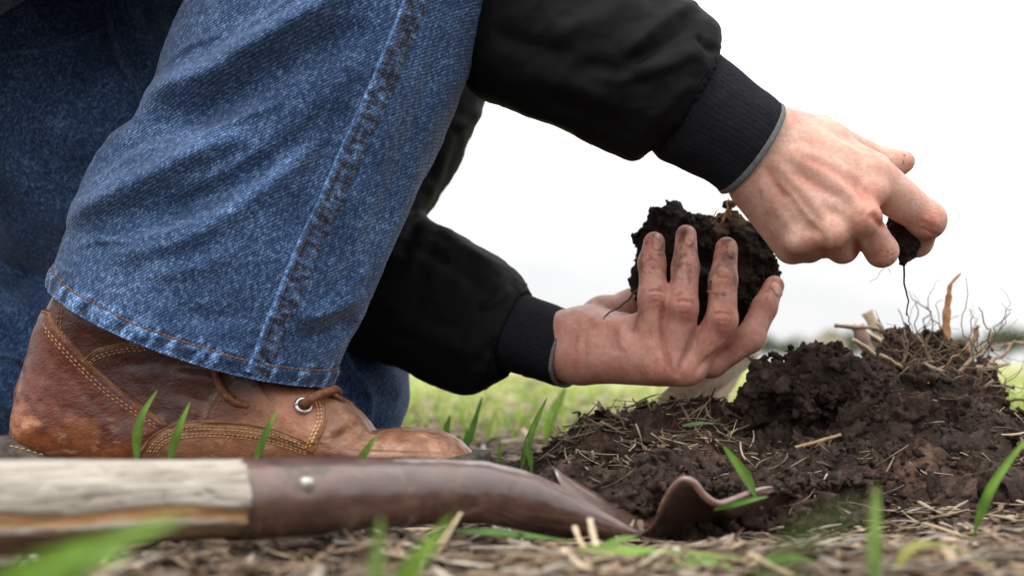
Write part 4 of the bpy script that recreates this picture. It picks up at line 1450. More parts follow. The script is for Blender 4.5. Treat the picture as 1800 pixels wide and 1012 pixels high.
# inside fold of the hem
G = JV.reshape(NA, NR, 3)
axis_up = -down
cen = G[-1].mean(0)
inner = [G[-1] * (1 - w) + (cen + (G[-1] - cen) * .93 + axis_up * z) * w for w, z in ((.35, -.0008), (1.0, .004), (1.0, .05))]
Gi = np.stack([inner[0], inner[1], inner[2]])
strp = smooth01(pk, -.12, .38)
hl = np.exp(-((hemd - HEM * .5) / .008) ** 2)
wear = 1 + hl * (2.7 * strp - .62) + .9 * np.exp(-(hemd / .0012) ** 2) + .55 * np.exp(-((hemd - HEM - .003) / .002) ** 2) * strp
thg = smooth01(fbm(JV * 16 + 4, 3), -.2, .6) * .25
JC = np.clip(wear + thg - .08, .4, 2.4)[:, None] * np.ones(3)
JC = JC * (1 + .12 * (JC - 1) * np.array([1.0, .35, -.3]))
near_leg = (JV, JF)
leg_tree = bvh(JV, JF)
JVall = np.concatenate([JV, Gi.reshape(-1, 3)])
i0 = (NA - 1) * NR
Fi = grid_faces(4, NR, True) + i0
JFall = np.concatenate([JF, Fi if (JF[0][1] - JF[0][0]) in (1, -(NR - 1)) else Fi[:, ::-1]])
JCall = np.concatenate([JC, np.full((3 * NR, 3), .55)])

f = Field((-0.74, 0.82, -0.01), (0.06, 1.40, 0.56), .0042)
f.chain([P(-150, -60, 1.22), P(200, 290, 1.21), P(568, 682, 1.17)], [.135, .122, .069], .03)      # far thigh
f.chain([P(568, 682, 1.17), P(250, 668, 1.19), P(40, 648, 1.20), P(-360, 690, 1.21)], [.068, .080, .096, .075], .010)
f.chain([P(755, -360, .972), P(350, -305, .98), P(0, -345, .99), P(-330, -190, 1.0), P(-450, 60, 1.03)], [.074, .100, .116, .130, .135], .03)   # near thigh, overhead
f.ball(P(-330, -100, 1.12), (.15, .17, .15), .05)
f.chain([P(330, -280, 1.20), P(60, -40, 1.22), P(-60, 60, 1.22)], [.12, .13, .12], .03)
f.cone(P(300, -280, .99), P(300, -280, 1.20), .10, .12, .03)
f.rough(lambda p: .006 * fbm(p * np.array([13, 9, 13]), 3) + .003 * fbm(p * 34 + 3, 3), .014)
FV, FF = biggest(*f.mesh())
FV = relax(FV, FF, 2)
FV[:, 2] = np.maximum(FV[:, 2], .001)
FV = emboss(FV, FF, [
    ([(603, 600), (618, 640), (640, 672), (652, 700), (646, 742)], .0035, 8, 3),
    ([(598, 700), (640, 702), (700, 690)], -.003, 10), ([(590, 660), (640, 650), (700, 640)], .0025, 12),
    ([(-20, 100), (60, 92), (120, 80), (182, 52)], .0035, 9, 3), ([(186, 10), (196, 60), (215, 110), (256, 186)], .003, 8, 3),
    ([(-20, 622), (30, 632), (80, 648)], .003, 9, 4), ([(-10, 300), (100, 370), (200, 430)], .004, 30), ([(-10, 210), (120, 290), (240, 380)], -.003, 30)])
FC = np.clip(.92 + .3 * fbm(FV * 20, 3), .6, 1.3)[:, None] * np.ones(3)
jeans = mk('jeans', FV, FF, M['denim'], person, FC)
mk('trouser_leg', JVall, JFall, M['denim'], jeans, JCall)

ftree = bvh(FV, FF)
mb = MB()
for pts, r in (([(-5, 98), (60, 91), (120, 79), (184, 50)], .0030), ([(-5, 84), (60, 77), (120, 65), (180, 38)], .0013), ([(186, -5), (194, 50), (212, 105), (258, 190)], .0028), ([(196, -5), (205, 50), (223, 105), (266, 182)], .0012),
               ([(604, 598), (618, 640), (640, 672), (652, 700), (646, 745)], .0026), ([(596, 604), (609, 645), (631, 678), (642, 704), (636, 745)], .0012), ([(-5, 622), (30, 630), (85, 648)], .0026)):
    ln = cast_line(ftree, pts, 60)
    if len(ln) > 3:
        mb = MB(); mb.tube(relax_line(np.array([p_ for p_, n_ in ln])), r, 8, (1.3, 1.3, 1.3), True, .8); mb.build('seam', M['denim_seam'], jeans)
# felled outer seam of the near leg
SL = [(735, -90), (708, 0), (683, 65), (648, 150), (608, 240), (562, 345), (516, 440), (482, 525), (452, 600), (432, 652)]
SLc = catmull(SL, 260)
rows = []
wid = np.linspace(44, 42, 260)
dirs = np.gradient(SLc, axis=0); dirs /= np.linalg.norm(dirs, axis=1)[:, None]
per = np.stack([-dirs[:, 1], dirs[:, 0]], 1)
per[per[:, 0] < 0] *= -1
prof = [(-.04, -.0010), (.0, .0013), (.05, .0022), (.13, .0021), (.30, .0013), (.5, .0015), (.7, .0012), (.92, .0011), (1.0, .0008), (1.04, -.0010)]
for i in range(260):
    r = []
    for a, hgt in prof:
        p, n = cast(leg_tree, *(SLc[i] + per[i] * wid[i] * a))
        if p is None:
            r = None; break
        r.append(p + n * hgt)
    if r is not None:
        rows.append(r)
SVv = np.array(rows); mrow = len(SVv)
sl = np.cumsum(np.concatenate([[0], np.linalg.norm(np.diff(SVv[:, 2], axis=0), axis=1)]))
pz = np.stack([np.repeat(sl + .004 * pnoise(np.stack([sl * 60, sl * 0 + .3, sl * 0 + .7], 1)), len(prof)) * 245, np.tile([a for a, _ in prof], mrow) * 2.2, np.zeros(mrow * len(prof))], 1)
chk = fbm(pz, 3, .45)
lift = (.0005 * chk).reshape(mrow, -1) * np.array([0, 0, 0, .4, 1, 1, 1, .6, .2, 0])
nfront = np.array([0, -1.0, .1])
SVv = SVv + nfront * lift[:, :, None]
sc = .85 + 2.7 * np.clip(chk + .03, -.22, .8)
edge = np.tile(np.array([-1.2, 2.2, 4.0, 1.2, -.6, 0, 0, -.3, .6, -1.0]), mrow)
sc = np.clip(sc + edge * .62, .35, 4.0)[:, None] * np.ones(3)
mk('side_seam', SVv.reshape(-1, 3), grid_faces(mrow, len(prof)), M['denim_seam'], jeans, sc)
seam_tree = bvh(SVv.reshape(-1, 3), grid_faces(mrow, len(prof)))
mb = MB()
for a in (.26, .52, .82):
    stitches(mb, seam_tree, (SLc + per * (wid * a)[:, None])[::8], .0031, .0020, .00028, .0001)
# hem stitching follows the groove above the hem
hem_px = []
Gp = JV.reshape(NA, NR, 3)
jj = np.arange(NR)
fr = [(j, np.argmin(np.abs(hd[:, j] - HEM))) for j in jj]
hp = np.array([Gp[i, j] for j, i in fr]); hn = np.array([vn for vn in vnormals(JV, JF).reshape(NA, NR, 3)[[i for _, i in fr], [j for j, _ in fr]]])
L = np.concatenate([[0], np.cumsum(np.linalg.norm(np.diff(hp, axis=0), axis=1))])
s = 0
while s < L[-1] - .004:
    ss = np.linspace(s, s + .0027, 4)
    q = np.stack([np.interp(ss, L, hp[:, k]) for k in range(3)], 1); nn_ = np.stack([np.interp(ss, L, hn[:, k]) for k in range(3)], 1)
    mb.tube(q + nn_ * np.array([.0000, .0008, .0008, .0000])[:, None], .00048, 6, np.ones(3) * random.uniform(.8, 1.5))
    s += .0032
mb.build('stitching', M['thread'], jeans, kind='stuff')

# ------------------------------------------------------------------ boot
BY = .955
prof_px = [(40, 790), (25, 765), (29, 730), (39, 685), (56, 632), (76, 580), (100, 533), (135, 470), (170, 390), (430, 390), (462, 520), (492, 600), (530, 655), (575, 688), (612, 706), (640, 735), (656, 756), (690, 752), (735, 752), (775, 758), (808, 775), (832, 797), (846, 822), (846, 838), (800, 842), (230, 842), (120, 822), (60, 806)]
poly = np.array([[P(x, y, BY)[0], P(x, y, BY)[2]] for x, y in prof_px])
f = Field((-.345, .885, .015), (-.01, 1.03, .185), .0013)
sl_, g = f.sub(f.lo, f.lo + f.h * (f.n - 1))
gxz = g.reshape(*f.n, 3)[:, 0, :, :][:, :, [0, 2]].reshape(-1, 2)
q2 = np.broadcast_to(poly_sdf(gxz, poly).reshape(f.n[0], 1, f.n[2]), tuple(f.n)).reshape(-1)
X, Z = g[:, 0], g[:, 2]
pxs = CX + X / BY * FPX
Wd = np.interp(pxs, [20, 120, 250, 400, 520, 640, 720, 790, 850], [.0345, .0365, .0350, .0380, .0430, .0465, .0470, .0430, .0360])
Wd = Wd + .010 * smooth01(Z, .07, .14)
yc = BY + .006 * smooth01(pxs, 450, 850)
rr = np.minimum(.034, Wd - .002)
a_, b_ = q2 + rr, np.abs(g[:, 1] - yc) - Wd + rr
dd = np.sqrt(np.maximum(a_, 0) ** 2 + np.maximum(b_, 0) ** 2) + np.minimum(np.maximum(a_, b_), 0) - rr
f.d = dd.reshape(f.d.shape).astype(np.float32)
f.rough(lambda p: .0012 * fbm(p * 35, 3) + .0004 * fbm(p * 150, 2))
BV, BF = f.mesh(); BV = relax(BV, BF, 2)
BV = emboss(BV, BF, [([(640, 738), (610, 760), (580, 775)], -.0025, 10, 8), ([(655, 757), (690, 765), (730, 770)], -.0015, 8), ([(300, 660), (370, 668), (430, 680)], .0018, 12),
                     ([(200, 640), (290, 640), (360, 650)], -.0012, 12), ([(290, 690), (340, 700), (380, 720)], -.0010, 9), ([(330, 640), (380, 655), (420, 690)], -.0012, 9), ([(110, 640), (150, 690), (190, 730)], -.0008, 14),
                     ([(120, 560), (180, 580), (250, 590)], .0010, 12), ([(690, 775), (740, 768), (790, 785)], .0012, 10), ([(610, 720), (600, 745), (575, 760)], .0012, 8)])
N = vnormals(BV, BF); q = proj(BV); fa = facing(BV, N) > -.15
heel_poly = [(70, 540), (86, 548), (96, 572), (150, 634), (215, 690), (296, 748), (262, 766), (232, 830), (0, 830), (0, 540)]
vamp_poly = [(228, 840), (245, 790), (268, 765), (312, 744), (380, 740), (470, 750), (545, 778), (575, 790), (900, 800), (900, 860), (228, 860)]
quart_poly = [(146, 634), (170, 616), (210, 606), (270, 602), (420, 600), (470, 700), (560, 780), (300, 750)]
toe_poly = [(566, 700), (572, 735), (560, 765), (545, 797), (560, 850), (900, 850), (900, 640), (600, 640)]
eye_poly = [(352, 745), (372, 700), (388, 686), (440, 650), (580, 660), (568, 700), (572, 735), (548, 795), (470, 752), (400, 742)]
lift = np.zeros(len(BV))
sds = {}
for nm, pl, hh in (('heel', heel_poly, .0019), ('vamp', vamp_poly, .0011), ('quart', quart_poly, .0012), ('eye', eye_poly, .0012)):
    s_ = poly_sdf(q, pl); sds[nm] = s_
    lift += hh * smooth01(-s_, -1.5, 1.5) * fa
BV = BV + N * lift[:, None]
tone = np.ones((len(BV), 3)) * np.array([.075, .020, .013])
def blend(mask, c):
    global tone
    tone = tone * (1 - mask[:, None]) + np.array(c) * mask[:, None]
blend(smooth01(-sds['heel'], -2, 2), (.135, .033, .017))
wn_ = fbm(BV * 45 + 5, 4)
blend(smooth01(wn_ + (q[:, 1] - 715) / 60 + (90 - q[:, 0]) / 200, .0, .75) * smooth01(-sds['heel'], -2, 6) * .85, (.31, .100, .038))
blend(smooth01(q[:, 0], 300, 420) * smooth01(q[:, 1], 660, 720) * .6, (.24, .085, .042))
blend(np.maximum(smooth01(-sds['vamp'], -2, 2), smooth01(q[:, 0], 500, 590)) * .9, (.315, .145, .080))
blend(smooth01(-sds['eye'], -2, 4) * smooth01(q[:, 0], 400, 480) * smooth01(q[:, 1], 680, 705) * .85, (.33, .135, .066))
blend(smooth01(wn_, .1, .5) * smooth01(q[:, 0], 560, 700) * .55, (.22, .09, .055))
blend(smooth01(fbm(BV * 60 + 9, 4), .1, .55) * smooth01(q[:, 0], 560, 680) * .6, (.42, .235, .135))
scf = smooth01(fbm(BV * np.array([60, 60, 160]) + 2, 4), .38, .62) * .6
blend(scf * smooth01(q[:, 1], 690, 770), (.52, .30, .17))
# pale cut edges of the leather panels
for nm in ('heel', 'quart'):
    e = np.exp(-((sds[nm] - 0.5) / 1.9) ** 2) * fa * (q[:, 1] < 775) * (q[:, 0] < 300)
    blend(e * .25, (.40, .19, .06))
blend(np.exp(-((sds['eye'] - .5) / 2.2) ** 2) * fa * .5, (.18, .07, .04))
blend(np.exp(-((sds['vamp'] - .8) / 2.2) ** 2) * fa * .6, (.20, .085, .045))
boot = mk('boot', BV, BF, M['leather'], person, tone)
boot_tree = bvh(BV, BF)
mb = MB()
for pts in ([(74, 548), (86, 552), (96, 573), (150, 633), (215, 689), (294, 747)], [(148, 634), (170, 616), (210, 606), (270, 602), (330, 602)], [(569, 700), (574, 735), (562, 765), (550, 792)], [(248, 792), (268, 767), (312, 745), (380, 741), (470, 751), (545, 779)]):
    ln = cast_line(boot_tree, pts, 70)
    if len(ln) > 3:
        pp = np.array([p_ + n_ * .0001 for p_, n_ in ln])
        for _ in range(2):
            pp[1:-1] = (pp[:-2] + 2 * pp[1:-1] + pp[2:]) / 4
        mb.tube(pp, .00085, 6)
mb.build('panel_edge', M['cut_leather'], boot)
mb = MB()
tc = (.95, .80, .70)
for off in (7, 13):
    o = off
    stitches(mb, boot_tree, [(76 + o * .2, 560 + o), (88 - o * .4, 578 + o * .6), (144 - o * .75, 634 + o * .75), (205 - o * .7, 690 + o * .7), (285 - o * .6, 746 + o * .6)], .0036, .0025, .00045, .0002, tc)
for off in (5, 10):
    stitches(mb, boot_tree, [(152 + off * .6, 636 + off * .6), (172, 620 + off), (210, 609 + off), (265, 604 + off)], .0034, .0024, .00042, .0002, tc)
for off in (7, 12, 19, 24):
    stitches(mb, boot_tree, [(250 + off, 795), (272 + off * .6, 769 + off * .5), (314, 746 + off), (380, 742 + off), (468, 752 + off), (542, 780 + off * .8)], .0030, .0023, .00046, .0002, (1.0, .88, .78))
for off in (5, 11):
    stitches(mb, boot_tree, [(565 - off, 700), (570 - off, 735), (558 - off, 765), (545 - off, 792)], .0030, .0022, .00055, .0002, (1.5, 1.35, 1.1))
for off in (0, 9):
    stitches(mb, boot_tree, [(104 + off * .6, 545), (100 + off * .8, 575), (108 + off, 598)], .0034, .0024, .0004, .0002, (.6, .45, .35))
for off in (0, 11):
    stitches(mb, boot_tree, [(356 + off, 744), (370 + off, 712), (384 + off, 692)], .0032, .0024, .00042, .0002, (.8, .6, .45))
mb.build('stitching', M['thread_tan'], boot, kind='stuff')
# eyelet, laces, tongue edge
ep, en = cast(boot_tree, 533, 713)
en = en / np.linalg.norm(en)
ax = np.cross(en, [0, 0, 1.0]); ax /= np.linalg.norm(ax); ay = np.cross(en, ax)
cring = np.array([ep + en * .0006 + .0047 * (math.cos(a) * ax + math.sin(a) * ay) for a in np.linspace(0, 2 * np.pi, 28)])
mb = MB(); mb.tube(cring, .0017, 8, up=en); mb.build('eyelet', M['eyelet'], boot)
hole = MB(); hole.tube([ep - en * .001, ep + en * .0004], [.0035, .0033], 12); hole.build('eyelet_hole', M['sole'], boot)
def lace(pts, r):
    c = catmull([P(*k) for k in pts], 26)
    m_ = MB(); m_.tube(c, r * (1 + .10 * np.sin(np.arange(26) * 1.7)), 8); return m_.build('lace', M['lace'], boot)
yE = ep[1]
lace([(531, 716, yE + .001), (536, 708, yE - .0035), (552, 698, yE - .003), (572, 690, yE + .006), (588, 684, yE + .02), (596, 690, yE + .04)], .0030)
p1, n1 = cast(boot_tree, 410, 706)
y1 = p1[1]
lace([(378, 640, y1 + .004), (381, 664, y1 - .003), (392, 688, y1 - .004), (412, 706, y1 - .003), (440, 712, y1 + .002)], .0026)
mb = MB(); mb.tube(catmull([P(560, 680, .935), P(582, 690, .935), P(604, 706, .94)], 10), .0022, 8, flat=.8); mb.build('tongue', M['lace'], boot)
# sole with its welt
ns_, na_ = 70, 40
xs = np.linspace(-.3425, -.0145, ns_)
Vs = np.zeros((ns_, na_, 3))
for i, x in enumerate(xs):
    px = CX + x / BY * FPX
    hw = float(np.interp(px, [-5, 6, 20, 60, 150, 260, 420, 560, 680, 770, 830, 858, 868], [.001, .017, .027, .038, .0405, .036, .039, .047, .050, .046, .033, .016, .002]))
    top = .0375 - .0135 * float(smooth01(np.array(px), 30, 130)) + .003 * float(smooth01(np.array(px), 760, 860))
    bot = .002 + .010 * math.exp(-((px - 330) / 60) ** 2) + .006 * float(smooth01(np.array(px), 740, 860))
    a = np.linspace(0, 2 * np.pi, na_, endpoint=False)
    ca, sa = np.cos(a), np.sin(a)
    cu = np.sign(ca) * np.abs(ca) ** .3; su = np.sign(sa) * np.abs(sa) ** .35
    Vs[i] = np.stack([np.full(na_, x), BY + .004 * float(smooth01(np.array(px), 450, 850)) + hw * cu, (top + bot) / 2 + (top - bot) / 2 * su + .0008 * np.sin(x * 700) * (np.abs(su) < .9)], 1)
mk('sole', Vs.reshape(-1, 3), grid_faces(ns_, na_, True), M['sole'], boot)
sole_tree = bvh(Vs.reshape(-1, 3), grid_faces(ns_, na_, True))
mb = MB()
stitches(mb, sole_tree, [(18, 784), (40, 789), (62, 796), (85, 802)], .0040, .0028, .0006, .0002, (.9, .8, .65))
mb.build('welt_stitching', M['thread_tan'], boot, kind='stuff')

# ------------------------------------------------------------------ jacket
def skew(V, na, nr, rows, sx):
    G = V.reshape(na, nr, 3).copy()
    y0 = G[:, :, 1].mean(1, keepdims=True)
    G[:, :, 0] += (G[:, :, 1] - y0) * (sx * rows)[:, None]
    return G.reshape(-1, 3)

def sleeve(sec, na, nr, ridges, amp, end_sx):
    V, F = loft(sec, na, nr)
    v = np.linspace(0, 1, na)
    V = skew(V, na, nr, smooth01(v, .8, 1), end_sx)
    N = vnormals(V, F)
    V = V + N * (amp * fbm(V * 13, 2) + amp * .30 * fbm(V * 38 + 5, 2) + .0011 * np.clip(fbm(V * np.array([34, 34, 55]) + 11, 2, .5, True), 0, 1))[:, None]
    V = emboss(V, F, ridges, .3)
    N = vnormals(V, F)
    th = np.tile(np.linspace(0, 2 * np.pi, nr, endpoint=False), na)
    vv = np.repeat(v, nr)
    gat = smooth01(vv, .90, .985)
    pk = fbm(np.stack([np.cos(th) * 7, np.sin(th) * 7, vv * 3], 1), 2) + .6 * np.sin(th * 38 + 3 * np.sin(th * 5))
    groove = -.0012 * np.exp(-((vv - .885) / .004) ** 2) + .0006 * np.exp(-((vv - .875) / .005) ** 2)
    return V + N * (.0014 * gat * pk + groove)[:, None], F

nearS = [((1130, -760), (690, -760), 1.03, .078), ((1100, -480), (720, -420), 1.0, .072), ((1068, -270), (760, -130), .99, .068), ((1062, -150), (790, 60), .985, .066),
         ((1085, -85), (828, 150), .98, .064), ((1130, -48), (905, 192), .972, .062), ((1185, -12), (990, 226), .964, .060), ((1236, 22), (1055, 254), .957, .056), ((1262, 48), (1100, 274), .951, .051),
         ((1268, 72), (1122, 277), .948, .046), ((1262, 90), (1138, 270), .946, .041), ((1252, 100), (1150, 258), .945, .036)]
n1, nf1 = sleeve(nearS, 230, 200, [
    ([(1100, 100), (1150, 52), (1205, 18), (1240, 5)], .0040, 16, 12), ([(1085, 138), (1160, 122), (1240, 84)], .0038, 22, 12), ([(1090, 118), (1150, 88), (1215, 48)], -.0035, 12),
    ([(960, 60), (1040, 40), (1130, -10)], .0030, 22), ([(900, 130), (1000, 150), (1090, 190)], .0030, 18), ([(940, 175), (1040, 205), (1110, 240)], -.0025, 14),
    ([(1140, 215), (1180, 180), (1215, 140)], .0022, 12), ([(1262, 95), (1240, 80), (1225, 60)], -.003, 8), ([(1000, 110), (1080, 120), (1150, 150)], -.0030, 16), ([(860, 60), (930, 80), (1010, 100)], -.003, 18)], .0035, -.2)
farS = [((1000, -640), (700, -640), 1.19, .075), ((935, -200), (640, -220), 1.18, .070), ((880, 80), (600, 90), 1.17, .066), ((853, 182), (575, 230), 1.16, .064), ((815, 262), (555, 350), 1.15, .062),
        ((768, 350), (545, 470), 1.14, .060), ((752, 376), (575, 580), 1.12, .060), ((785, 404), (640, 628), 1.10, .058), ((830, 432), (715, 655), 1.085, .054), ((880, 458), (785, 680), 1.07, .050),
        ((918, 486), (832, 688), 1.06, .044), ((932, 508), (868, 668), 1.053, .039), ((926, 520), (884, 655), 1.05, .034)]
n2, nf2 = sleeve(farS, 230, 180, [
    ([(800, 200), (780, 260), (760, 320), (730, 370)], .0040, 14), ([(850, 190), (820, 215), (795, 225)], .0040, 12), ([(770, 400), (830, 445), (890, 480)], .003, 12), ([(720, 420), (800, 470), (870, 520)], -.003, 16),
    ([(840, 540), (870, 530), (900, 505)], .0030, 10), ([(700, 560), (780, 600), (850, 630)], .003, 18), ([(735, 380), (715, 420), (700, 450)], -.004, 14), ([(830, 650), (850, 620), (880, 600)], -.0025, 10)], .0038, .35)
tp = catmull([P(-60, -330, 1.09), P(260, -520, 1.07), P(620, -720, 1.08), P(840, -850, 1.08), P(890, -900, 1.08)], 60)
tr_ = np.interp(np.linspace(0, 1, 60), [0, .1, .35, .65, .85, 1], [.135, .15, .17, .165, .10, .07])
tV, tF = tube(tp, tr_, 72, False, 1.0, (0, 0, 1))
tN = vnormals(tV, tF)
if ((tV - tp.repeat(72, 0)) * tN).sum() < 0:
    tF = tF[:, ::-1]; tN = -tN
tV[:, 1] = 1.08 + (tV[:, 1] - 1.08) * 1.15
tV = tV + tN * (.008 * fbm(tV * 9, 3))[:, None]
jacket = mk('jacket', tV, tF, M['nylon'], person)
mk('sleeve', n1, nf1, M['nylon'], jacket)
mk('sleeve', n2, nf2, M['nylon'], jacket)

def cuff(sec, sx, ribs, lo=None):
    na, nr = 90, 240
    V, F = loft(sec, na, nr)
    V = skew(V, na, nr, np.linspace(.6, 1, na), sx)
    N = vnormals(V, F)
    th = np.tile(np.linspace(0, 2 * np.pi, nr, endpoint=False), na)
    V = V + N * (.00013 * np.sin(th * ribs) + .0009 * fbm(V * 40, 3))[:, None]
    mk('cuff', V, F, M['knit'], jacket)
    G = V.reshape(na, nr, 3)
    c = G[-1].mean(0); ax = (G[-1].mean(0) - G[-12].mean(0)); ax /= np.linalg.norm(ax)
    e = G[-1]
    out = c + (e - c) * 1.02
    rows = np.stack([G[-7] + (out - e) * .9, out + ax * .0005, c + (e - c) * 1.0 + ax * .0012, c + (e - c) * .955 + ax * .0008, c + (e - c) * .93 - ax * .004, c + (e - c) * .92 - ax * .03])
    rows[0] = G[-9] + (G[-9] - G[-9].mean(0)) * .012
    rows[1] = G[-1] + (G[-1] - G[-1].mean(0)) * .03
    mk('cuff_trim', rows.reshape(-1, 3), F[:5 * nr] if False else (grid_faces(6, nr, True) if True else None), M['trim'], jacket)

cuff([((1248, 88), (1142, 252), .946, .036), ((1280, 114), (1166, 280), .944, .0365), ((1315, 144), (1212, 300), .941, .0355), ((1348, 170), (1252, 320), .938, .0345), ((1366, 188), (1276, 338), .936, .0335)], -.22, 60)
cuff([((920, 514), (878, 650), 1.052, .034), ((950, 526), (905, 654), 1.047, .034), ((985, 540), (940, 664), 1.042, .033), ((1015, 548), (975, 676), 1.037, .032), ((1030, 552), (992, 678), 1.034, .031)], .55, 56)


# ------------------------------------------------------------------ soil held in the hands
held = clod('held_clod', [pb(1180, 444, 1.045, 0.0263), pb(1220, 434, 1.05, 0.0282), pb(1160, 496, 1.045, 0.0207), pb(1280, 454, 1.05, 0.0263), pb(1320, 479, 1.05, 0.0207), pb(1250, 506, 1.045, 0.0320), pb(1190, 404, 1.045, 0.0150),
                          pb(1300, 526, 1.05, 0.0244), pb(1345, 469, 1.05, 0.0085), pb(1230, 556, 1.04, 0.0244), pb(1365, 514, 1.05, 0.0056), pb(1280, 414, 1.055, 0.0113), pb(1140, 434, 1.045, 0.0132)],
            P(1060, 640, .96), P(1440, 300, 1.13), .0012, M['soil_wet'], 'dark soil clod cradled in the upturned fingers of the lower hand', a1=.008, a2=.0032, k=.006, w=70)
vv = np.array([v.co[:] for v in held.data.vertices]) + ORG[held.name]
mb = MB()
pick = vv[rng.integers(0, len(vv), 420)]
add_crumbs(mb, pick, rng.uniform(.0008, .0030, len(pick)), CR1, CF1)
mb.build('crumbs', M['soil_wet'], held, smooth=True, kind='stuff')
# drier top of the clod with its tuft of rootlets
f = Field(P(1235, 470, 1.0), P(1345, 330, 1.1), .0013)
for c, r in (pb(1275, 398, 1.045, .011), pb(1300, 400, 1.045, .009), pb(1262, 412, 1.04, .010), pb(1310, 418, 1.04, .009), pb(1281, 360, 1.045, .0042)):
    f.ball(c, r, .006)
f.rough(lambda p: .003 * fbm(p * 90, 3) + .002 * fbm(p * 260, 2))
V, F = f.mesh()
mk('dry_crust', V, F, M['soil'], held, np.clip(1.9 + fbm(V * 80, 3), .8, 3)[:, None] * np.array([1.1, 1, .85]))
for a, b, r in (((1270, 390, 1.03), (1283, 352, 1.035), .0009), ((1258, 385, 1.03), (1275, 372, 1.03), .0005), ((1265, 395, 1.03), (1290, 360, 1.03), .0006), ((1248, 388, 1.03), (1262, 368, 1.03), .0005), ((1285, 380, 1.03), (1280, 365, 1.03), .0006),
                ((1125, 505, 1.03), (1062, 562, 1.00), .0010), ((1255, 470, .985), (1243, 510, .975), .0012), ((1243, 512, .972), (1275, 518, .966), .0007)):
    mb = MB(); mb.tube(root_path(P(*a), P(*b), .16, 12), np.linspace(r, r * .5, 12), 6, (.33, .2, .10) if r < .001 and a[0] > 1200 else (.10, .06, .045)); mb.build('rootlet', M['root'], held)

pinch = clod('pinched_soil', [pb(1590, 415, .955, 0.0092), pb(1598, 432, .953, 0.0084), pb(1580, 400, .960, 0.0101), pb(1592, 452, .953, 0.0038), pb(1588, 463, .953, 0.0025)],
             P(1520, 500, .92), P(1660, 350, .99), .0009, M['soil_wet'], 'pinch of dark soil between the fingers of the upper hand', 'soil', a1=.003, a2=.0025, k=.006, w=150)
for a, b, r, w in (((1589, 462, .953), (1594, 552, .953), .00075, .10), ((1594, 548, .953), (1600, 575, .953), .0004, .2), ((1555, 470, .95), (1531, 497, .95), .0002, .2), ((1562, 472, .95), (1566, 480, .95), .0002, .1)):
    mb = MB(); mb.tube(root_path(P(*a), P(*b), w, 14), np.linspace(r, r * .6, 14), 6, (.09, .06, .05)); mb.build('rootlet', M['root'], pinch)

# ------------------------------------------------------------------ litter of straw and chips on the ground
mb = MB()
def litter(n, x0, x1, y0, y1, L0, L1, r0, r1, flat=(.2, .5), lift=.001, dark=(.30, .95), pitch=.18):
    ya = rng.uniform(y0, y1, n); xa = rng.uniform(x0, x1, n) * (ya / y1); za = ground_z(xa, ya)
    for x, y, z in zip(xa, ya, za):
        z = z + lift + random.uniform(0, .003)
        L = random.uniform(L0, L1)
        straw_piece(mb, (x, y, z), random.uniform(0, 6.28), L, random.uniform(r0, r1), random.gauss(0, pitch), .25, random.uniform(*flat), STRAW[random.randrange(7)] * random.uniform(*dark))
litter(1150, -.36, .40, .50, .95, .008, .045, .0006, .0022)
litter(420, -.34, .40, .48, .80, .012, .05, .0012, .0032, (.12, .3))
litter(700, -.34, .42, .80, 1.3, .01, .06, .0008, .0024)
litter(1700, -.62, .70, 1.2, 2.2, .015, .08, .001, .0035)
litter(900, -1.4, 1.6, 2.0, 4.5, .03, .12, .0015, .005)
litter(260, -.25, .28, .34, .52, .012, .04, .0012, .0035)
lit = mb.build('straw_litter', M['straw'], kind='stuff', org=(0, .8, 0))
tag(lit, 'scattered dry straw and chips covering the ground', 'straw')

mb = MB()
add = 0
q = np.stack([rng.uniform(-.4, .5, 2600), rng.uniform(.45, 1.2, 2600), np.zeros(2600)], 1)
q[:, 2] = ground_z(q[:, 0], q[:, 1]) + .0005
add_crumbs(mb, q, rng.uniform(.0008, .0035, len(q)), CR1, CF1, (.8, 2.4))
gc = mb.build('ground_crumbs', M['soil'], smooth=True, kind='stuff', org=(0, .8, 0))
tag(gc, 'small soil crumbs strewn over the bare ground', 'soil')

# fine straw and rootlets mixed into the heap
mb = MB()
n = 800
xa = np.where(rng.uniform(size=n) < .78, rng.uniform(.025, .155, n), rng.uniform(.15, .46, n)); ya = rng.uniform(.85, 1.08, n)
za = heap_z(xa, ya); z0 = heap_z(xa, ya, False)
for x, y, z, zb in zip(xa, ya, za, z0):
    if zb < 0: continue
    straw_piece(mb, (x, y, z + random.uniform(.001, .006)), random.uniform(0, 6.28), random.uniform(.006, .034), random.uniform(.0003, .0011), random.gauss(.1, .4), .6, random.uniform(.3, .9), STRAW[random.randrange(7)] * random.uniform(.4, 1.0), 6, 4)
hs = mb.build('straw_bits', M['straw'], heap, kind='stuff')

def on_heap(px, py):
    """first point where the view ray meets the heap, for laying single straws on it"""
    Y = np.linspace(.80, 1.12, 400)
    pts = np.array([P(px, py, y) for y in Y])
    k = np.nonzero(heap_z(pts[:, 0], pts[:, 1]) > pts[:, 2])[0]
    return Y[k[0]] - .006 if len(k) else 1.0

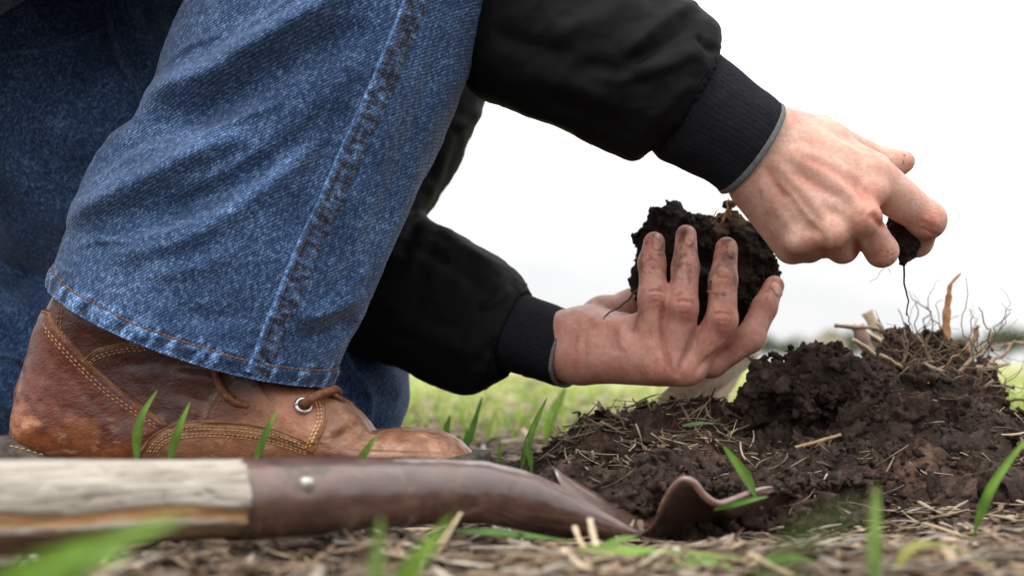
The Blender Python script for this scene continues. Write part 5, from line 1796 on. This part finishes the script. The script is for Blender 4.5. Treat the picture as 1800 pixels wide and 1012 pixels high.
def lay(pts, r, label, hue, **kw):
    return straw_thing([(x, y, on_heap(x, y)) for x, y in pts], r, label, hue, **kw)
lay([(1068, 738), (1110, 746), (1150, 758), (1185, 775), (1222, 795)], .0013, 'long thin brown straw slanting down the left of the heap', (.30, .19, .11), group='single straws on the heap')
lay([(1398, 786), (1430, 778), (1478, 764)], .0024, 'frayed tan straw lying below the large clod', (.44, .31, .17), group='single straws on the heap')
lay([(1460, 832), (1468, 858), (1478, 888)], .0012, 'thin pale straw standing upright left of the white one', (.55, .43, .33), group='single straws on the heap')
lay([(1474, 864), (1510, 861), (1552, 860)], .0014, 'bleached white straw lying level on the heap front', (.66, .60, .52), group='single straws on the heap')
lay([(1140, 845), (1155, 815), (1170, 785)], .0020, 'broad tan straw leaning in the middle of the straw tangle', (.50, .36, .23), group='single straws on the heap')
lay([(1172, 850), (1175, 818), (1172, 790)], .0012, 'thin tan straw crossing behind the broad one', (.52, .40, .27), group='single straws on the heap')
lay([(1095, 838), (1130, 848), (1165, 845), (1180, 830)], .0012, 'curved pale straw at the foot of the straw tangle', (.52, .40, .27), group='single straws on the heap')
lay([(1348, 856), (1385, 842), (1424, 826)], .0026, 'dark brown stick poking from the heap right of the blade', (.15, .075, .05), name='stick', cat='stick')
straw_thing([(1655, 948, .70), (1700, 955, .70), (1750, 966, .69), (1800, 973, .68)], .0034, 'thick pale stem lying at the lower right', (.48, .36, .26), name='dry_stalk', cat='stem')
straw_thing([(1728, 935, .74), (1765, 938, .74), (1815, 940, .74)], .0032, 'brown stem lying behind the thick pale one at right', (.36, .24, .17), name='dry_stalk', cat='stem')
straw_thing([(1010, 925, .66), (1022, 955, .64), (1040, 975, .63)], .0014, 'short straw leaning in front of the shovel neck', (.55, .43, .28), group='foreground straws')
straw_thing([(1037, 912, .655), (1043, 940, .645), (1050, 965, .635)], .0016, 'upright pale straw touching the shovel neck', (.58, .47, .33), group='foreground straws')
straw_thing([(990, 965, .60), (1010, 985, .59), (1035, 1003, .58)], .0020, 'blurred tan straw below the shovel neck', (.55, .43, .30), group='foreground straws')
straw_thing([(1318, 972, .60), (1360, 995, .58), (1400, 1015, .57)], .0016, 'thin tan straw slanting off the bottom edge', (.50, .38, .25), group='foreground straws')

# dry stalks and husks behind the heap
def husk(px, w, label, hue):
    pts = np.array([P(*q) for q in px])
    V, F = blade_mesh(pts, w, .6)
    o = mk('dry_stalk', V, F, M['straw'], col=hue)
    so = o.modifiers.new('thick', 'SOLIDIFY'); so.thickness = .0008
    return tag(o, label, 'dry stalk', 'dry stalks behind the heap')
dg = dict(name='dry_stalk', cat='dry stalk', flat=.45, n=12, group='dry stalks behind the heap')
straw_thing([(1640, 660, 1.20), (1590, 625, 1.21), (1545, 598, 1.22), (1500, 574, 1.23)], .0068, 'wide pale dry stalk leaning left behind the large clod', (.58, .48, .34), **dg)
straw_thing([(1600, 650, 1.24), (1565, 605, 1.24), (1540, 575, 1.24), (1524, 548, 1.24)], .0052, 'upright cream stalk behind the large clod', (.62, .53, .38), **dg)
straw_thing([(1560, 660, 1.19), (1535, 630, 1.19), (1518, 600, 1.19), (1508, 572, 1.19)], .0058, 'pinkish brown dry stalk between clod and roots', (.40, .27, .22), **dg)
straw_thing([(1468, 572, 1.17), (1500, 575, 1.17), (1550, 582, 1.17), (1625, 640, 1.16)], .0038, 'level brown stalk behind the cream stalk', (.36, .26, .17), **dg)
straw_thing([(1585, 640, 1.21), (1560, 612, 1.21), (1530, 590, 1.21), (1516, 584, 1.21)], .0034, 'dark split stalk in front of the cream one', (.20, .14, .09), **dg)
straw_thing([(1690, 640, 1.2), (1740, 612, 1.2), (1800, 600, 1.2), (1840, 598, 1.2)], .0020, 'thin reddish twig reaching off the right edge', (.36, .24, .17), **dg)
husk([(1120, 800, 1.36), (1190, 705, 1.34), (1265, 655, 1.31), (1335, 622, 1.3)], .034, 'broad pale husk under the lower hand', (.56, .46, .34))
husk([(1200, 782, 1.5), (1250, 690, 1.5), (1300, 625, 1.5), (1352, 588, 1.5)], .030, 'pale husk between the lower hand and the clod', (.55, .44, .33))
straw_thing([(1322, 632, 1.2), (1308, 620, 1.2), (1300, 610, 1.2)], .0028, 'short dark stick between the lower hand and the clod', (.12, .08, .06), name='stick', cat='stick')
straw_thing([(912, 686, 4.4), (935, 676, 4.7), (954, 668, 5.0)], .012, 'short dark stick below the lower sleeve cuff', (.10, .07, .05), name='stick', cat='stick')
straw_thing([(858, 690, 3.9), (890, 705, 3.2), (930, 722, 2.6)], .011, 'blurred tan stalk in the grass below the lower sleeve', (.42, .30, .20), name='dry_stalk', cat='stem')
straw_thing([(878, 664, 7.0), (905, 665, 7.0), (940, 667, 7.0)], .020, 'tan stem just under the lower cuff', (.46, .33, .20), name='dry_stalk', cat='stem')

# ------------------------------------------------------------------ grass: a thin crop behind, single blades in front
n = 5200
yy = 1.5 + 11 * rng.uniform(size=n) ** 1.8
xx = rng.uniform(-.42, .44, n) * yy
dens = pnoise(np.stack([xx * 2.2, yy * 1.1, xx * 0], 1))
kk = (dens > -.25) & ~((yy < 1.75) & (rng.uniform(size=n) < .75))
xx, yy = xx[kk], yy[kk]
zz = ground_z(xx, yy)
mb = MB()
for x, y, z in zip(xx, yy, zz):
    h = random.uniform(.015, .042); a = random.uniform(0, 6.28); l = random.uniform(.2, .9) * h
    d = np.array([math.cos(a), math.sin(a), 0])
    pts = [np.array([x, y, z]), np.array([x, y, z + h * .55]) + d * l * .25, np.array([x, y, z + h]) + d * l]
    V, F = blade_mesh(pts, random.uniform(.003, .0065), .2, 5)
    mb.add(V, F, np.array([(.28, .38, .07), (.22, .34, .06), (.40, .46, .14)][random.randrange(3)]) * random.uniform(.8, 1.2))
gs = mb.build('grass', M['grass'], kind='stuff', org=(0, 2, 0))
tag(gs, 'thin bright green grass growing across the field behind', 'grass')

def b(px, w, label, **kw):
    return grass_thing(px, w, label, **kw)
b([(240, 830, .78), (240, 770, .78), (250, 730, .78), (277, 685, .78)], .0052, 'curved grass blade before the boot heel seam')
b([(292, 830, .78), (305, 780, .78), (320, 740, .78), (335, 705, .78)], .0046, 'straight grass blade before the boot, right of the curved one')
b([(440, 830, .78), (458, 785, .78), (472, 750, .78), (488, 720, .78)], .0042, 'grass blade before the middle of the boot')
b([(615, 830, .78), (637, 800, .78), (650, 782, .78), (664, 764, .78)], .0042, 'grass blade before the toe cap of the boot')
b([(810, 814, 1.22), (826, 765, 1.22), (836, 735, 1.22), (848, 695, 1.22)], .0060, 'dark grass blade standing beyond the boot toe', hue=(.09, .20, .035))
b([(778, 814, 1.22), (784, 755, 1.22), (788, 742, 1.22), (791, 729, 1.22)], .0055, 'short dark grass blade just above the boot toe', hue=(.09, .20, .035))
b([(812, 816, 1.2), (818, 775, 1.2), (820, 765, 1.2), (821, 754, 1.2)], .0040, 'tiny grass blade beside the dark one beyond the toe', hue=(.10, .22, .04))
b([(915, 825, 1.0), (925, 785, 1.0), (940, 745, 1.0), (962, 698, 1.0)], .0056, 'tall grass blade at the left end of the heap')
b([(934, 830, .99), (931, 805, .99), (928, 785, .99), (926, 768, .99)], .0048, 'short grass blade at the foot of the tall one by the heap')
b([(878, 820, 1.15), (877, 800, 1.15), (878, 785, 1.15), (879, 772, 1.15)], .0036, 'short thin grass blade between boot toe and heap')
b([(955, 786, 1.45), (972, 725, 1.45), (985, 700, 1.45), (995, 680, 1.45)], .010, 'blurred bright grass blade behind the left of the heap', hue=(.22, .38, .06))
b([(1329, 876, .775), (1314, 845, .775), (1296, 815, .775), (1271, 782, .775)], .0064, 'bright grass blade leaning over the shovel blade tip')
b([(1255, 895, .74), (1290, 885, .74), (1320, 878, .74), (1350, 872, .74)], .0034, 'low grass blade lying along the shovel blade edge', hue=(.10, .22, .04))
b([(1708, 950, .72), (1722, 900, .72), (1752, 840, .72), (1815, 758, .72)], .0062, 'long curving grass blade at the right edge')
b([(1533, 1100, .46), (1534, 1030, .46), (1535, 960, .46), (1538, 910, .46), (1541, 850, .46)], .0056, 'blurred upright grass blade in the lower right foreground', hue=(.24, .38, .09))
b([(1580, 1030, .56), (1583, 985, .56), (1618, 958, .56), (1680, 966, .56), (1735, 992, .56), (1770, 1025, .56)], .0052, 'arching yellow-green grass blade in the lower right corner', hue=(.22, .34, .06), dry=.8, up=(0, -.3, 1))
b([(-160, 1300, .32), (-20, 1050, .32), (80, 990, .32), (200, 950, .32), (335, 908, .32)], .0062, 'broad blurred grass blade over the wooden handle', hue=(.19, .34, .045))
b([(-20, 1280, .33), (50, 1050, .33), (120, 1005, .33), (170, 985, .33), (230, 968, .33)], .0070, 'broad blurred grass blade low in the left corner', hue=(.19, .34, .05))
b([(658, 1170, .40), (660, 1060, .40), (662, 990, .40), (666, 950, .40), (670, 905, .40)], .0048, 'blurred upright grass blade before the shovel socket', hue=(.22, .34, .08))
b([(640, 1170, .40), (688, 1050, .40), (725, 995, .40), (760, 950, .40), (798, 905, .40)], .0060, 'blurred slanting grass blade before the shovel socket', hue=(.20, .36, .05))
b([(800, 931, .70), (880, 937, .695), (960, 946, .69), (1035, 955, .68)], .0050, 'green grass blade lying along the ground before the neck', hue=(.09, .20, .04), up=(0, -.6, 1))
b([(1125, 940, .675), (1100, 947, .67), (1080, 952, .67), (1060, 955, .665)], .0058, 'short green leaf lying against the shovel neck', hue=(.20, .36, .06), up=(0, -.6, 1))
b([(940, 978, .63), (1060, 970, .63), (1180, 972, .62), (1330, 982, .61)], .0070, 'long bright grass blade lying across the foreground', hue=(.22, .37, .06), up=(0, -.6, 1))
b([(1170, 995, .59), (1230, 988, .59), (1270, 990, .59), (1290, 1005, .585)], .0050, 'lower bright grass blade lying in the foreground', hue=(.24, .38, .08), up=(0, -.6, 1))
b([(1330, 985, .60), (1370, 982, .60), (1410, 984, .60), (1440, 990, .60)], .0050, 'short green blade lying right of the long bright one', hue=(.14, .28, .04), up=(0, -.6, 1))
b([(1200, 748, .97), (1225, 745, .97), (1250, 744, .97), (1280, 746, .97)], .0040, 'small grey-green leaf lying on top of the heap', hue=(.16, .26, .11), up=(0, -.5, 1))
b([(1738, 780, 1.5), (1752, 725, 1.5), (1758, 705, 1.5), (1768, 682, 1.5)], .010, 'blurred bright grass blade behind the root clump', hue=(.24, .40, .06))
b([(1180, 1690, .20), (1290, 1150, .20), (1400, 955, .20), (1450, 920, .20), (1530, 890, .20)], .0026, 'very blurred grass leaf close to the lens over the heap foot', hue=(.08, .14, .03))
